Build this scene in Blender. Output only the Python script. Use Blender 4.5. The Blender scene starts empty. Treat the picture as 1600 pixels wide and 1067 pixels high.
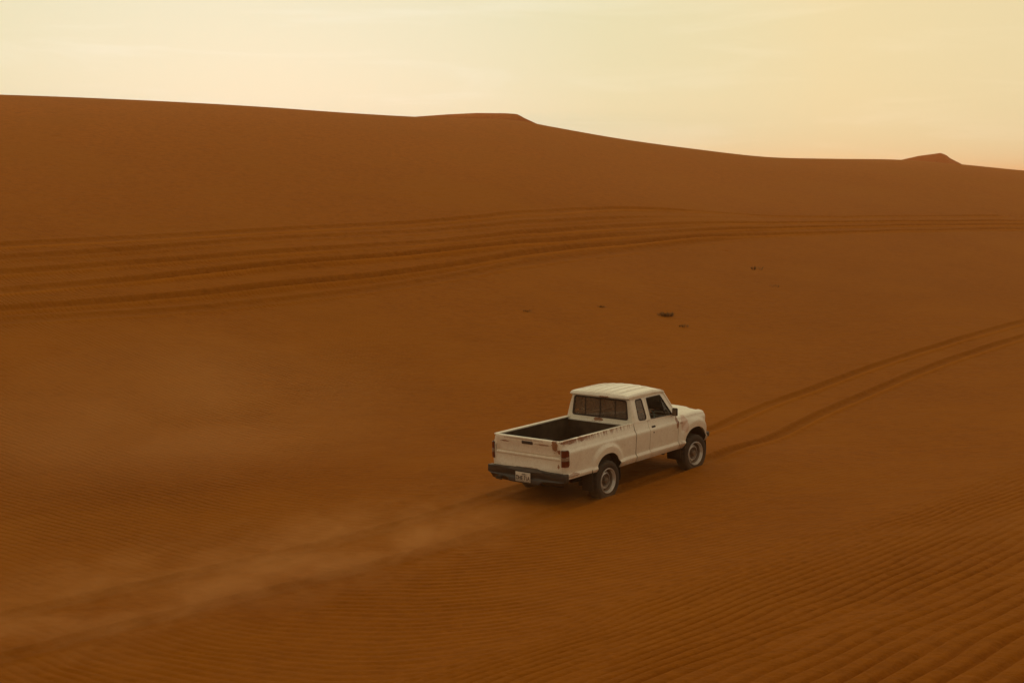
import bpy, bmesh, math, random
import numpy as np
from mathutils import Vector, Matrix
from mathutils.geometry import tessellate_polygon

scene = bpy.context.scene
C = scene.collection
R = math.radians
random.seed(7)

# ------------------------------------------------------------------ camera
CAM_H = 5.85
cam_d = bpy.data.cameras.new('camera')
cam_d.sensor_width = 36.0
cam_d.lens = 36.0 * 2200.0 / 1600.0
cam_d.clip_start = 0.1
cam_d.clip_end = 12000
cam = bpy.data.objects.new('camera', cam_d)
C.objects.link(cam)
cam.location = (0, 0, CAM_H)
cam.rotation_euler = (R(90 - 6.4445), 0, 0)
scene.camera = cam

# ------------------------------------------------------------------ sky, sun, exposure
SUN_AZ = R(-10.3)      # measured from +Y towards +X
SUN_EL = R(2.6)
sun_dir = Vector((math.sin(SUN_AZ) * math.cos(SUN_EL), math.cos(SUN_AZ) * math.cos(SUN_EL), math.sin(SUN_EL)))

world = bpy.data.worlds.new("World")
scene.world = world
world.use_nodes = True
nt = world.node_tree
nt.nodes.clear()
def wn(t, **k):
    n = nt.nodes.new(t)
    for a, b in k.items():
        setattr(n, a, b)
    return n
L = nt.links.new
out = wn('ShaderNodeOutputWorld')
sky = wn('ShaderNodeTexSky', sky_type='NISHITA', sun_disc=False)
sky.sun_elevation = SUN_EL
sky.sun_rotation = SUN_AZ
sky.altitude = 500
sky.air_density = 1.0
sky.dust_density = 4.0
sky.ozone_density = 1.0
tint = wn('ShaderNodeMix', data_type='RGBA', blend_type='MULTIPLY')
tint.inputs[0].default_value = 1.0
L(sky.outputs[0], tint.inputs[6])
tint.inputs[7].default_value = (1.0, 0.78, 0.55, 1)
bg_sky = wn('ShaderNodeBackground')
L(tint.outputs[2], bg_sky.inputs[0])
bg_sky.inputs[1].default_value = 0.006
# airborne dust that veils the sky: brightest around the sun, paler ochre low down, dim overhead and behind
tc = wn('ShaderNodeTexCoord')
dot = wn('ShaderNodeVectorMath', operation='DOT_PRODUCT')
L(tc.outputs['Generated'], dot.inputs[0])
dot.inputs[1].default_value = sun_dir
rmp = wn('ShaderNodeValToRGB')
mr = wn('ShaderNodeMapRange')
mr.inputs[1].default_value = -1.0
mr.inputs[2].default_value = 1.0
L(dot.outputs['Value'], mr.inputs[0])
L(mr.outputs[0], rmp.inputs[0])
els = rmp.color_ramp.elements
els[0].position = 0.0; els[0].color = (0.40, 0.33, 0.22, 1)
els[1].position = 1.0; els[1].color = (0.73, 0.80, 0.63, 1)
for p, c in ((0.5, (0.57, 0.475, 0.315)), (0.75, (0.70, 0.59, 0.38)), (0.9, (0.85, 0.72, 0.42)), (0.96, (0.88, 0.755, 0.44)), (0.985, (0.755, 0.76, 0.50))):
    e = els.new(p); e.color = (*c, 1)
# thin streaky cirrus
mp = wn('ShaderNodeMapping')
mp.inputs['Scale'].default_value = (5.0, 3.0, 46.0)
mp.inputs['Rotation'].default_value = (0.0, R(-7), 0.0)
L(tc.outputs['Generated'], mp.inputs[0])
nz = wn('ShaderNodeTexNoise')
nz.inputs['Scale'].default_value = 1.0
nz.inputs['Detail'].default_value = 7
nz.inputs['Roughness'].default_value = 0.6
nz.inputs['Distortion'].default_value = 0.7
L(mp.outputs[0], nz.inputs[0])
cr = wn('ShaderNodeMapRange', interpolation_type='SMOOTHSTEP')
cr.inputs[1].default_value = 0.48; cr.inputs[2].default_value = 0.70
cr.inputs[3].default_value = 0.0; cr.inputs[4].default_value = 0.6
L(nz.outputs[0], cr.inputs[0])
cm = wn('ShaderNodeMix', data_type='RGBA')
L(cr.outputs[0], cm.inputs[0])
L(rmp.outputs[0], cm.inputs[6])
gl = wn('ShaderNodeMix', data_type='RGBA', blend_type='MULTIPLY')
gl.inputs[0].default_value = 1.0
L(rmp.outputs[0], gl.inputs[6]); gl.inputs[7].default_value = (1.07, 1.08, 1.16, 1)
L(gl.outputs[2], cm.inputs[7])
bg_dust = wn('ShaderNodeBackground')
L(cm.outputs[2], bg_dust.inputs[0])
bg_dust.inputs[1].default_value = 0.95
addw = wn('ShaderNodeAddShader')
L(bg_sky.outputs[0], addw.inputs[0]); L(bg_dust.outputs[0], addw.inputs[1])
L(addw.outputs[0], out.inputs[0])

sun_d = bpy.data.lights.new('sun', 'SUN')
sun_d.energy = 1.5
sun_d.angle = R(0.6)
sun_d.color = (1.0, 0.62, 0.30)
sun = bpy.data.objects.new('sun', sun_d)
C.objects.link(sun)
sun.rotation_euler = (-sun_dir).to_track_quat('-Z', 'Y').to_euler()
sun.location = (0, 0, 60)

vs = scene.view_settings
vs.view_transform = 'Standard'
vs.look = 'None'
vs.exposure = 0.0
vs.gamma = 1.0
vs.use_curve_mapping = False

scene.cycles.volume_bounces = 2

# ------------------------------------------------------------------ materials
def mat(name):
    m = bpy.data.materials.new(name)
    m.use_nodes = True
    return m, m.node_tree, m.node_tree.nodes['Principled BSDF']

class G:
    """small node-graph builder"""
    def __init__(s, t): s.t = t
    def n(s, typ, **k):
        nn = s.t.nodes.new(typ)
        for a, b in k.items(): setattr(nn, a, b)
        return nn
    def l(s, a, b): s.t.links.new(a, b)
    def put(s, sock, v):
        if isinstance(v, bpy.types.NodeSocket): s.l(v, sock)
        else: sock.default_value = v
    def math(s, op, a, b=0.0, clamp=False):
        nn = s.n('ShaderNodeMath', operation=op, use_clamp=clamp)
        s.put(nn.inputs[0], a); s.put(nn.inputs[1], b)
        return nn.outputs[0]
    def mix(s, f, a, b, blend='MIX'):
        nn = s.n('ShaderNodeMix', data_type='RGBA', blend_type=blend)
        s.put(nn.inputs[0], f)
        s.put(nn.inputs[6], a if isinstance(a, bpy.types.NodeSocket) else (*a, 1))
        s.put(nn.inputs[7], b if isinstance(b, bpy.types.NodeSocket) else (*b, 1))
        return nn.outputs[2]
    def noise(s, vec, scale, detail=4, rough=0.55, dist=0.0, sc=None):
        if sc is not None:
            m = s.n('ShaderNodeMapping'); s.l(vec, m.inputs[0]); m.inputs['Scale'].default_value = sc
            vec = m.outputs[0]
        nn = s.n('ShaderNodeTexNoise')
        s.l(vec, nn.inputs[0])
        nn.inputs['Scale'].default_value = scale; nn.inputs['Detail'].default_value = detail
        nn.inputs['Roughness'].default_value = rough; nn.inputs['Distortion'].default_value = dist
        return nn.outputs[0]
    def ramp(s, v, a, b, c=0.0, d=1.0, smooth=True):
        nn = s.n('ShaderNodeMapRange', interpolation_type='SMOOTHSTEP' if smooth else 'LINEAR')
        s.put(nn.inputs[0], v)
        for i, q in zip((1, 2, 3, 4), (a, b, c, d)): nn.inputs[i].default_value = q
        return nn.outputs[0]
    def attr(s, name):
        nn = s.n('ShaderNodeAttribute'); nn.attribute_name = name
        return nn.outputs['Fac']
    def obj(s): return s.n('ShaderNodeTexCoord').outputs['Object']
    def sep(s, v):
        nn = s.n('ShaderNodeSeparateXYZ'); s.l(v, nn.inputs[0]); return nn.outputs

def sand_material(name, near=True, base=(0.302, 0.092, 0.0020)):
    m, t, b = mat(name)
    g = G(t)
    P = g.obj()
    big = g.noise(P, 0.035, 4, 0.5)
    mid = g.noise(P, 0.5, 5, 0.6)
    fine = g.noise(P, 9.0, 6, 0.75)
    col = g.mix(g.ramp(big, 0.3, 0.7), tuple(c * k for c, k in zip(base, (0.94, 0.92, 0.92))), tuple(c * k for c, k in zip(base, (1.06, 1.07, 1.1))))
    col = g.mix(g.ramp(mid, 0.35, 0.75, 0, 0.75), col, tuple(c * k for c, k in zip(base, (0.86, 0.84, 0.84))))
    col = g.mix(g.ramp(fine, 0.35, 0.75, 0.0, 0.7), col, tuple(c * k for c, k in zip(base, (1.18, 1.2, 1.25))))
    # crest glow painted into the sand colour: lighter with height, boundary broken by noise
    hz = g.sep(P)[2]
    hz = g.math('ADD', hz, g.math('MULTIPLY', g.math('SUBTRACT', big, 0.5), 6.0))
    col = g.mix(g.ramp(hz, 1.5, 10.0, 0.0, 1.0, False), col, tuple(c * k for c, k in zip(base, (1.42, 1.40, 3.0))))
    grit = g.noise(P, 3.2, 7, 0.85, 0.0, sc=(1.0, 1.6, 1.0))
    col = g.mix(g.ramp(grit, 0.42, 0.66, 0.0, 0.85), col, tuple(c * k for c, k in zip(base, (0.80, 0.78, 0.75))))
    col = g.mix(g.ramp(g.noise(P, 0.16, 5, 0.6), 0.42, 0.68, 0.0, 0.6), col, tuple(c * k for c, k in zip(base, (1.12, 1.18, 1.6))))
    b.inputs['Roughness'].default_value = 0.95
    b.inputs['Specular IOR Level'].default_value = 0.1
    if near:    # lit berm crests painted as paler lines along one side of the ruts
        col = g.mix(g.math('MULTIPLY', g.attr('edge'), 0.8), col, tuple(c * k for c, k in zip(base, (1.38, 1.42, 1.8))))
    # relief: metres
    h = g.math('MULTIPLY', g.math('SUBTRACT', g.noise(P, 1.3, 5, 0.6), 0.5), 0.085)
    h2 = g.math('MULTIPLY', g.math('SUBTRACT', g.noise(P, 14.0, 5, 0.75), 0.5), 0.006)
    h = g.math('ADD', h, h2)
    h = g.math('ADD', h, g.math('MULTIPLY', g.math('SUBTRACT', g.noise(P, 1.0, 6, 0.7, 0.3, sc=(2.2, 5.0, 3.0)), 0.5), 0.05))
    if near:
        # ripple relief runs along the phase stored on the vertices
        ph = g.attr('ripple_phase'); am = g.attr('ripple_amp')
        w = g.math('MULTIPLY', ph, 2 * math.pi)
        s1 = g.math('SINE', w)
        s2 = g.math('MULTIPLY', g.math('SINE', g.math('ADD', g.math('MULTIPLY', w, 2.0), 0.9)), 0.28)
        rip = g.math('MULTIPLY', g.math('ADD', s1, s2), am)
        h = g.math('ADD', h, rip)
        # churned sand in the wheel ruts
        ru = g.attr('rut')
        ch = g.math('MULTIPLY', g.math('SUBTRACT', g.noise(P, 5.0, 6, 0.7), 0.5), 0.13)
        h = g.math('ADD', h, g.math('MULTIPLY', ch, ru))
        # footprints and small pits dotted over the far slope
        vor = g.n('ShaderNodeTexVoronoi'); g.l(P, vor.inputs['Vector']); vor.inputs['Scale'].default_value = 0.55
        pit = g.ramp(vor.outputs['Distance'], 0.0, 0.16, -0.05, 0.0)
        pm = g.math('MULTIPLY', g.ramp(g.noise(P, 0.09, 3, 0.5), 0.5, 0.62), g.attr('pit'))
        h = g.math('ADD', h, g.math('MULTIPLY', pit, pm))
    bp = g.n('ShaderNodeBump')
    bp.inputs['Strength'].default_value = 1.0
    bp.inputs['Distance'].default_value = 1.0
    g.l(h, bp.inputs['Height']); g.l(bp.outputs[0], b.inputs['Normal'])
    g.l(col, b.inputs['Base Color'])
    return m

def plain(name, col, rough=0.6, metal=0.0, spec=0.5, noise=0.15, dust=0.0, scale=12.0, coat=0.0):
    m, t, b = mat(name)
    g = G(t); P = g.obj()
    n1 = g.noise(P, scale, 5, 0.6)
    c = g.mix(g.ramp(n1, 0.3, 0.7), tuple(v * (1 - noise) for v in col), tuple(min(1, v * (1 + noise)) for v in col))
    if dust:
        n2 = g.noise(P, 5.0, 6, 0.65)
        c = g.mix(g.ramp(n2, 0.3, 0.8, dust * 0.5, dust), c, (0.30, 0.17, 0.075))
    g.l(c, b.inputs['Base Color'])
    b.inputs['Roughness'].default_value = rough
    b.inputs['Metallic'].default_value = metal
    b.inputs['Specular IOR Level'].default_value = spec
    b.inputs['Coat Weight'].default_value = coat
    return m

def blob(g, s, cx, cz, rx, rz, noise_v, amt=0.9, axis='X', cy=None, ry=0.3):
    """soft patch mask in truck coordinates, broken up by noise"""
    u = g.math('DIVIDE', g.math('SUBTRACT', s[0 if axis == 'X' else 1], cx), rx)
    v = g.math('DIVIDE', g.math('SUBTRACT', s[2], cz), rz)
    d = g.math('ADD', g.math('MULTIPLY', u, u), g.math('MULTIPLY', v, v))
    if cy is not None:
        w = g.math('DIVIDE', g.math('SUBTRACT', s[1 if axis == 'X' else 0], cy), ry)
        d = g.math('ADD', d, g.math('MULTIPLY', w, w))
    d = g.math('ADD', g.math('SQRT', d), g.math('MULTIPLY', g.math('SUBTRACT', noise_v, 0.5), 2.2))
    return g.ramp(d, 0.95, 0.75, 0.0, amt)

def paint_material():
    m, t, b = mat('weathered white paint')
    g = G(t); P = g.obj(); s = g.sep(P)
    n_lo = g.noise(P, 2.2, 5, 0.6)
    n_hi = g.noise(P, 30.0, 5, 0.7)
    n_md = g.noise(P, 11.0, 6, 0.68, 0.4)
    col = g.mix(g.ramp(n_lo, 0.3, 0.7), (0.84, 0.80, 0.68), (0.88, 0.84, 0.72))
    col = g.mix(g.ramp(n_hi, 0.45, 0.8, 0, 0.35), col, (0.66, 0.56, 0.42))
    # sand dust clings low down, thinning upwards
    up = g.ramp(s[2], 1.22, 0.50, 0.0, 1.0, False)
    dust = g.math('MULTIPLY', up, g.ramp(g.noise(P, 3.2, 6, 0.65), 0.25, 0.75, 0.35, 1.0))
    col = g.mix(g.math('MULTIPLY', dust, 0.40), col, (0.52, 0.34, 0.20))
    sp_ = g.ramp(g.noise(P, 55.0, 4, 0.7), 0.42, 0.72, 0.0, 0.42)
    col = g.mix(sp_, col, (0.50, 0.36, 0.24))
    col = g.mix(g.ramp(g.noise(P, 8.0, 6, 0.75), 0.45, 0.8, 0.0, 0.45), col, (0.56, 0.42, 0.30))
    # pinkish faded panels
    col = g.mix(blob(g, s, 2.72, 1.03, 0.13, 0.2, n_lo, 0.45), col, (0.50, 0.20, 0.12))
    # rust: streaks running down from the bed rails
    streak = g.noise(P, 1.0, 6, 0.75, 0.2, sc=(26.0, 3.0, 1.5))
    band = g.ramp(s[2], 1.175, 1.275, 0.0, 1.0)
    fore = g.ramp(s[0], 1.0, 0.85, 0.0, 1.0)
    rear = g.ramp(s[0], 0.9, -1.2, 0.02, 0.12, False)
    outer = g.ramp(s[1], -0.775, -0.792, 0.0, 1.0)
    rs = g.math('MULTIPLY', g.math('MULTIPLY', g.math('MULTIPLY', band, outer), fore), g.ramp(g.math('ADD', streak, rear), 0.53, 0.61, 0, 0.95))
    rustc = g.mix(g.ramp(n_hi, 0.35, 0.65), (0.15, 0.042, 0.008), (0.33, 0.11, 0.018))
    col = g.mix(rs, col, rustc)
    for a in (dict(cx=-1.02, cz=1.265, rx=0.24, rz=0.045, cy=-0.8), dict(cx=-0.66, cz=1.262, rx=0.09, rz=0.05, cy=-0.8),
              dict(cx=-1.0, cz=0.66, rx=0.2, rz=0.035, amt=0.7), dict(cx=2.46, cz=1.10, rx=0.05, rz=0.15, cy=-0.85), dict(cx=2.58, cz=1.06, rx=0.06, rz=0.03, cy=-0.85, amt=0.6),
              dict(cx=2.56, cz=0.62, rx=0.09, rz=0.10, cy=-0.85, amt=0.45), dict(cx=-0.63, cz=1.2, rx=0.09, rz=0.12, axis='Y', cy=-1.2),
              dict(cx=-0.72, cz=1.10, rx=0.05, rz=0.05, axis='Y', cy=-1.2), dict(cx=-0.70, cz=0.83, rx=0.03, rz=0.05, axis='Y', cy=-1.2),
              dict(cx=0.52, cz=1.18, rx=0.13, rz=0.016, axis='Y', cy=-1.2), dict(cx=-0.35, cz=1.19, rx=0.22, rz=0.018, axis='Y', cy=-1.2, amt=0.7),
              dict(cx=0.1, cz=1.25, rx=0.5, rz=0.02, axis='Y', cy=-1.2, amt=0.5), dict(cx=0.05, cz=1.29, rx=0.15, rz=0.04, axis='Y', cy=1.03, ry=0.15),
              dict(cx=-0.13, cz=1.735, rx=0.14, rz=0.03, axis='Y', cy=1.03, ry=0.2), dict(cx=-0.05, cz=0.735, rx=0.22, rz=0.02, axis='Y', cy=-1.2, amt=0.5)):
        col = g.mix(blob(g, s, noise_v=n_md, **a), col, rustc)
    # thin chips everywhere
    chips = g.ramp(g.noise(P, 26.0, 3, 0.5), 0.735, 0.77, 0, 0.7)
    col = g.mix(chips, col, rustc)
    g.l(col, b.inputs['Base Color'])
    g.l(g.ramp(n_lo, 0.3, 0.7, 0.38, 0.55), b.inputs['Roughness'])
    g.l(g.math('MULTIPLY', g.ramp(s[2], 1.0, 1.7, 0.25, 1.0), 1.0), b.inputs['Coat Weight'])
    b.inputs['Coat Roughness'].default_value = 0.16
    bp = g.n('ShaderNodeBump'); bp.inputs['Strength'].default_value = 0.25; bp.inputs['Distance'].default_value = 0.01
    g.l(g.noise(P, 3.5, 3, 0.5), bp.inputs['Height']); g.l(bp.outputs[0], b.inputs['Normal'])
    return m

def glass_material(name, tint, dirt):
    m, t, b = mat(name)
    t.nodes.remove(b)
    g = G(t); P = g.obj()
    o = t.nodes['Material Output']
    tr = g.n('ShaderNodeBsdfTransparent'); tr.inputs[0].default_value = (*tint, 1)
    gs = g.n('ShaderNodeBsdfGlossy'); gs.inputs['Roughness'].default_value = 0.06; gs.inputs[0].default_value = (0.9, 0.9, 0.9, 1)
    df = g.n('ShaderNodeBsdfDiffuse'); df.inputs[0].default_value = (0.50, 0.36, 0.26, 1)
    fr = g.n('ShaderNodeFresnel'); fr.inputs[0].default_value = 1.5
    a = g.n('ShaderNodeMixShader'); g.l(fr.outputs[0], a.inputs[0]); g.l(tr.outputs[0], a.inputs[1]); g.l(gs.outputs[0], a.inputs[2])
    c = g.n('ShaderNodeMixShader'); g.l(g.ramp(g.noise(P, 2.5, 3, 0.5), 0.3, 0.75, dirt * 0.75, dirt), c.inputs[0])
    g.l(a.outputs[0], c.inputs[1]); g.l(df.outputs[0], c.inputs[2]); g.l(c.outputs[0], o.inputs[0])
    return m

M = {
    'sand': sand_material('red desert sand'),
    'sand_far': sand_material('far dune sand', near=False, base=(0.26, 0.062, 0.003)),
    'paint': paint_material(),
    'bed': plain('rusty dark bed lining', (0.036, 0.023, 0.013), 0.9, noise=0.7, scale=3.0, dust=0.05),
    'rubber': plain('dusty tyre rubber', (0.017, 0.015, 0.013), 0.85, dust=0.13),
    'black': plain('black plastic', (0.018, 0.016, 0.015), 0.6, dust=0.08),
    'bumper': plain('faded black bumper steel', (0.024, 0.022, 0.021), 0.5, dust=0.07),
    'dark': plain('dirty underbody metal', (0.020, 0.016, 0.012), 0.9, dust=0.1),
    'disc': plain('dusty rim dish', (0.15, 0.13, 0.11), 0.5, metal=0.4, dust=0.2),
    'seam': plain('black rubber seal', (0.022, 0.012, 0.008), 0.7),
    'rim': plain('painted steel rim', (0.60, 0.58, 0.54), 0.32, metal=0.4, dust=0.06),
    'rimdark': plain('dusty hub metal', (0.16, 0.13, 0.10), 0.55, metal=0.3, dust=0.25),
    'chrome': plain('worn chrome', (0.55, 0.52, 0.48), 0.22, metal=1.0, dust=0.05),
    'mirror': plain('dusty mirror glass', (0.16, 0.13, 0.10), 0.15, metal=0.9),
    'red': plain('red lamp lens', (0.11, 0.014, 0.006), 0.3, coat=0.3, dust=0.04),
    'amber': plain('amber lamp lens', (0.28, 0.07, 0.008), 0.25, coat=0.6),
    'clear': plain('pale lamp lens', (0.26, 0.19, 0.14), 0.3, coat=0.3),
    'plate': plain('number plate white', (0.62, 0.57, 0.48), 0.5, dust=0.08),
    'ink': plain('number plate black', (0.03, 0.025, 0.02), 0.6),
    'seat': plain('grey brown seat cloth', (0.060, 0.048, 0.038), 0.9, noise=0.3),
    'trim': plain('dark cabin trim', (0.030, 0.027, 0.024), 0.8),
    'wheelteal': plain('faded teal steering wheel rim', (0.16, 0.22, 0.19), 0.45),
    'skin': plain('brown skin', (0.26, 0.13, 0.075), 0.55, spec=0.3, noise=0.05),
    'shirt': plain('dark grey shirt cloth', (0.055, 0.048, 0.044), 0.9),
    'trouser': plain('dark trouser cloth', (0.035, 0.03, 0.028), 0.9),
    'hair': plain('black hair', (0.012, 0.009, 0.007), 0.6),
    'glass': glass_material('dusty cab glass', (0.94, 0.88, 0.82), 0.22),
    'glass_clear': glass_material('windscreen glass', (0.86, 0.84, 0.80), 0.05),
    'shrub': plain('dry olive desert shrub', (0.16, 0.080, 0.018), 0.9, noise=0.4),
}

# ------------------------------------------------------------------ terrain
def smooth(a, b, x):
    t = np.clip((x - a) / (b - a), 0, 1)
    return t * t * (3 - 2 * t)
_rng = np.random.RandomState(11)
_lat = _rng.rand(256, 256)
def vnoise(x, y, s, o=0):
    x = np.asarray(x) / s + 37.3 + o * 11.7; y = np.asarray(y) / s + 91.1 + o * 5.3
    xi = np.floor(x).astype(int); yi = np.floor(y).astype(int)
    fx = x - xi; fy = y - yi
    fx = fx * fx * fx * (fx * (fx * 6 - 15) + 10); fy = fy * fy * fy * (fy * (fy * 6 - 15) + 10)
    g = lambda a, b: _lat[a % 256, b % 256]
    return (g(xi, yi) * (1 - fx) + g(xi + 1, yi) * fx) * (1 - fy) + (g(xi, yi + 1) * (1 - fx) + g(xi + 1, yi + 1) * fx) * fy - 0.5

def cubic(xs, ys, x):
    """monotone-ish smooth interpolation (Catmull-Rom on uneven knots)"""
    xs = np.asarray(xs, float); ys = np.asarray(ys, float)
    m = np.gradient(ys, xs)
    x = np.clip(x, xs[0], xs[-1])
    i = np.clip(np.searchsorted(xs, x) - 1, 0, len(xs) - 2)
    h = xs[i + 1] - xs[i]; t = (x - xs[i]) / h
    return ((2*t**3 - 3*t**2 + 1) * ys[i] + (t**3 - 2*t**2 + t) * h * m[i] + (-2*t**3 + 3*t**2) * ys[i+1] + (t**3 - t**2) * h * m[i+1])

# crest of the big dune: bearing (tangent) -> tangent of elevation seen from the standing point, distance
CR_PX = np.array([-500, -200, 0, 200, 400, 560, 650, 730, 810, 860, 960, 1080, 1200, 1300, 1400, 1490, 1600, 1800, 2200])
CR_PY = np.array([140, 146, 150, 157.5, 168, 179, 184, 186.5, 190, 199, 216.5, 233, 246, 248.5, 250, 256.5, 267, 275, 280])
CR_U = (CR_PX - 800) / 2200.0
CR_E = (285 - CR_PY) / 2200.0
def crest_e(u): return cubic(CR_U, CR_E, u)
def crest_r(u): return cubic([-0.6, -0.364, 0.0, 0.364, 0.65], [74, 85, 100, 130, 150], u)
def foot_r(u): return cubic([-0.6, -0.364, -0.18, 0.0, 0.18, 0.364, 0.65], [24, 26.5, 29.5, 31.5, 31, 28, 26], u)

def prof(t):
    t = np.clip(t, 0, 1)
    return np.sin(np.pi / 2 * t) ** 1.6

# crest height factor solved once so that the skyline is at the wanted elevation
_u = np.linspace(-0.66, 0.66, 400)
_t = np.linspace(0.02, 1, 200)[None, :]
_rf = foot_r(_u)[:, None]; _rc = crest_r(_u)[:, None]
_r = _rf + _t * (_rc - _rf)
_lo = np.zeros(400); _hi = np.full(400, 60.0)
for _ in range(40):
    _m = (_lo + _hi) / 2
    e = ((_m[:, None] * prof(_t) - CAM_H) / _r).max(1)
    up = e < crest_e(_u)
    _lo = np.where(up, _m, _lo); _hi = np.where(up, _hi, _m)
HC_U, HC = _u, (_lo + _hi) / 2
def crest_h(u): return np.interp(u, HC_U, HC)

TRUCK = (1.062, 26.19)
TH = math.radians(50.77)
FW = np.array([math.cos(TH), math.sin(TH)])       # truck forward in the world

# centre lines of the wheel tracks
def polyline_dist(px, py, pts, rng=None):
    """signed lateral distance and along distance to a polyline"""
    if px.size > 5000:      # only the neighbourhood of the line matters
        A = np.array(pts)
        k = (px > A[:, 0].min() - 4) & (px < A[:, 0].max() + 4) & (py > A[:, 1].min() - 4) & (py < A[:, 1].max() + 4)
        D = np.full(px.shape, 1e3); AL = np.zeros(px.shape)
        qx, qy = px[k], py[k]
        d_, a_ = [np.concatenate(z) for z in zip(*[_pdist(qx[i:i + 20000], qy[i:i + 20000], pts) for i in range(0, max(1, len(qx)), 20000)])]
        D[k] = d_; AL[k] = a_
        return D, AL
    return _pdist(px, py, pts)
def _pdist(px, py, pts):
    best = np.full(px.shape, 1e9); sg = np.zeros(px.shape); al = np.zeros(px.shape); acc = 0.0
    for (x0, y0), (x1, y1) in zip(pts[:-1], pts[1:]):
        dx, dy = x1 - x0, y1 - y0; Ls = math.hypot(dx, dy)
        t = np.clip(((px - x0) * dx + (py - y0) * dy) / Ls**2, 0, 1)
        ex, ey = px - (x0 + t * dx), py - (y0 + t * dy)
        d = np.hypot(ex, ey); s = np.sign(dx * ey - dy * ex)
        k = d < best
        best = np.where(k, d, best); sg = np.where(k, s, sg); al = np.where(k, acc + t * Ls, al)
        acc += Ls
    return best * sg, al
def dense(pts, n=40):
    pts = np.array(pts, float)
    s = np.concatenate([[0], np.cumsum(np.hypot(*np.diff(pts, axis=0).T))])
    q = np.linspace(0, s[-1], n)
    return list(zip(cubic(s, pts[:, 0], q), cubic(s, pts[:, 1], q)))

def world_pt(px, py):
    """where the line of sight through a point of the photograph meets the smooth ground"""
    u = (px - 800) / 2200.0; e = (285 - py) / 2200.0
    ys = np.linspace(8, 150, 4000)
    z = base_h(u * ys, ys)
    k = np.where(z >= CAM_H + e * ys)[0]
    y = ys[k[0]] if len(k) else 60.0
    return float(u * y), float(y)

def near_d(x, y): return (x + 0.7) * 0.737 - (y - 16.0) * 0.676

def base_h(x, y):
    x = np.asarray(x, float); y = np.asarray(y, float)
    th = np.arctan2(x, y); thc = np.clip(th, -0.52, 0.52)
    u = np.tan(thc)
    r = np.hypot(x, y) * np.cos(thc)
    rf = foot_r(u); rc = crest_r(u); H = crest_h(u)
    t = (r - rf) / (rc - rf)
    h = H * prof(t)
    h = h * (0.35 + 0.65 * smooth(2.6, 0.9, np.abs(th)))
    # lee side beyond the crest, then a low rolling plain
    far = np.maximum(r - rc, 0)
    h = np.where(t > 1, h * (1 - 0.75 * smooth(0, 110, far)) , h)
    # the near dune underfoot
    d = near_d(x, y)
    sp = 0.5 * (np.sqrt(d * d + 2.2**2) + d)
    nd = 0.205 * sp
    nd = 4.6 * (1 - np.exp(-nd / 4.6)) * 1.12
    h = h + nd * smooth(46, 20, np.hypot(x, y)) - 0.02
    # broad swells
    a = smooth(6, 30, r)
    h = h + a * (0.10 * vnoise(x, y, 9.0, 1) + 0.35 * vnoise(x, y, 26.0, 2)) * smooth(0.93, 0.6, t) * smooth(2.0, 9.0, np.hypot(x - TRUCK[0] - 1, y - TRUCK[1] - 1.2))
    h = h + smooth(200, 900, r) * 5.0 * vnoise(x, y, 260.0, 3)
    return h

TRUCK_GROUND = 0.0

main_fwd = [world_pt(px, py) for px, py in ((1240, 646), (1400, 581), (1600, 516), (1800, 462))]
TR = [(-16.5, 7.0), (-11.0, 12.6), (-6.55, 17.6), (-2.6, 21.6), (TRUCK[0], TRUCK[1]), (TRUCK[0] + 3.05 * FW[0], TRUCK[1] + 3.05 * FW[1])] + main_fwd
TR = dense(TR, 60)
far_lines = []
for rows in (((-250, 398), (0, 383), (400, 361), (800, 334), (1000, 326), (1150, 334), (1350, 338.5), (1600, 337), (1900, 331)),
             ((-250, 425), (0, 404), (400, 375), (800, 350), (1000, 340), (1200, 341), (1400, 339.5), (1600, 338), (1900, 332)),
             ((-250, 450), (0, 428), (400, 396), (800, 366), (1000, 353), (1200, 348), (1400, 346.5), (1600, 345), (1900, 340)),
             ((-250, 478), (0, 456), (400, 419), (800, 382), (1000, 366), (1200, 357), (1400, 353), (1600, 351.5), (1900, 346)),
             ((-250, 505), (0, 484), (400, 452), (800, 400), (1000, 379), (1200, 366), (1400, 361), (1600, 358), (1900, 352)),
             ((-250, 517), (0, 503), (400, 474), (800, 415), (1000, 390), (1200, 369), (1400, 362), (1600, 359), (1900, 353))):
    far_lines.append(dense([world_pt(a, b) for a, b in rows], 30))

def rut_profile(d, hw, depth, berm):
    """flat-bottomed rut with a raised berm either side"""
    a = np.abs(d)
    r = -depth * smooth(hw * 1.35, hw * 0.6, a)
    r += berm * np.exp(-((a - hw * 1.75) / (hw * 0.55)) ** 2)
    return r

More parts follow.
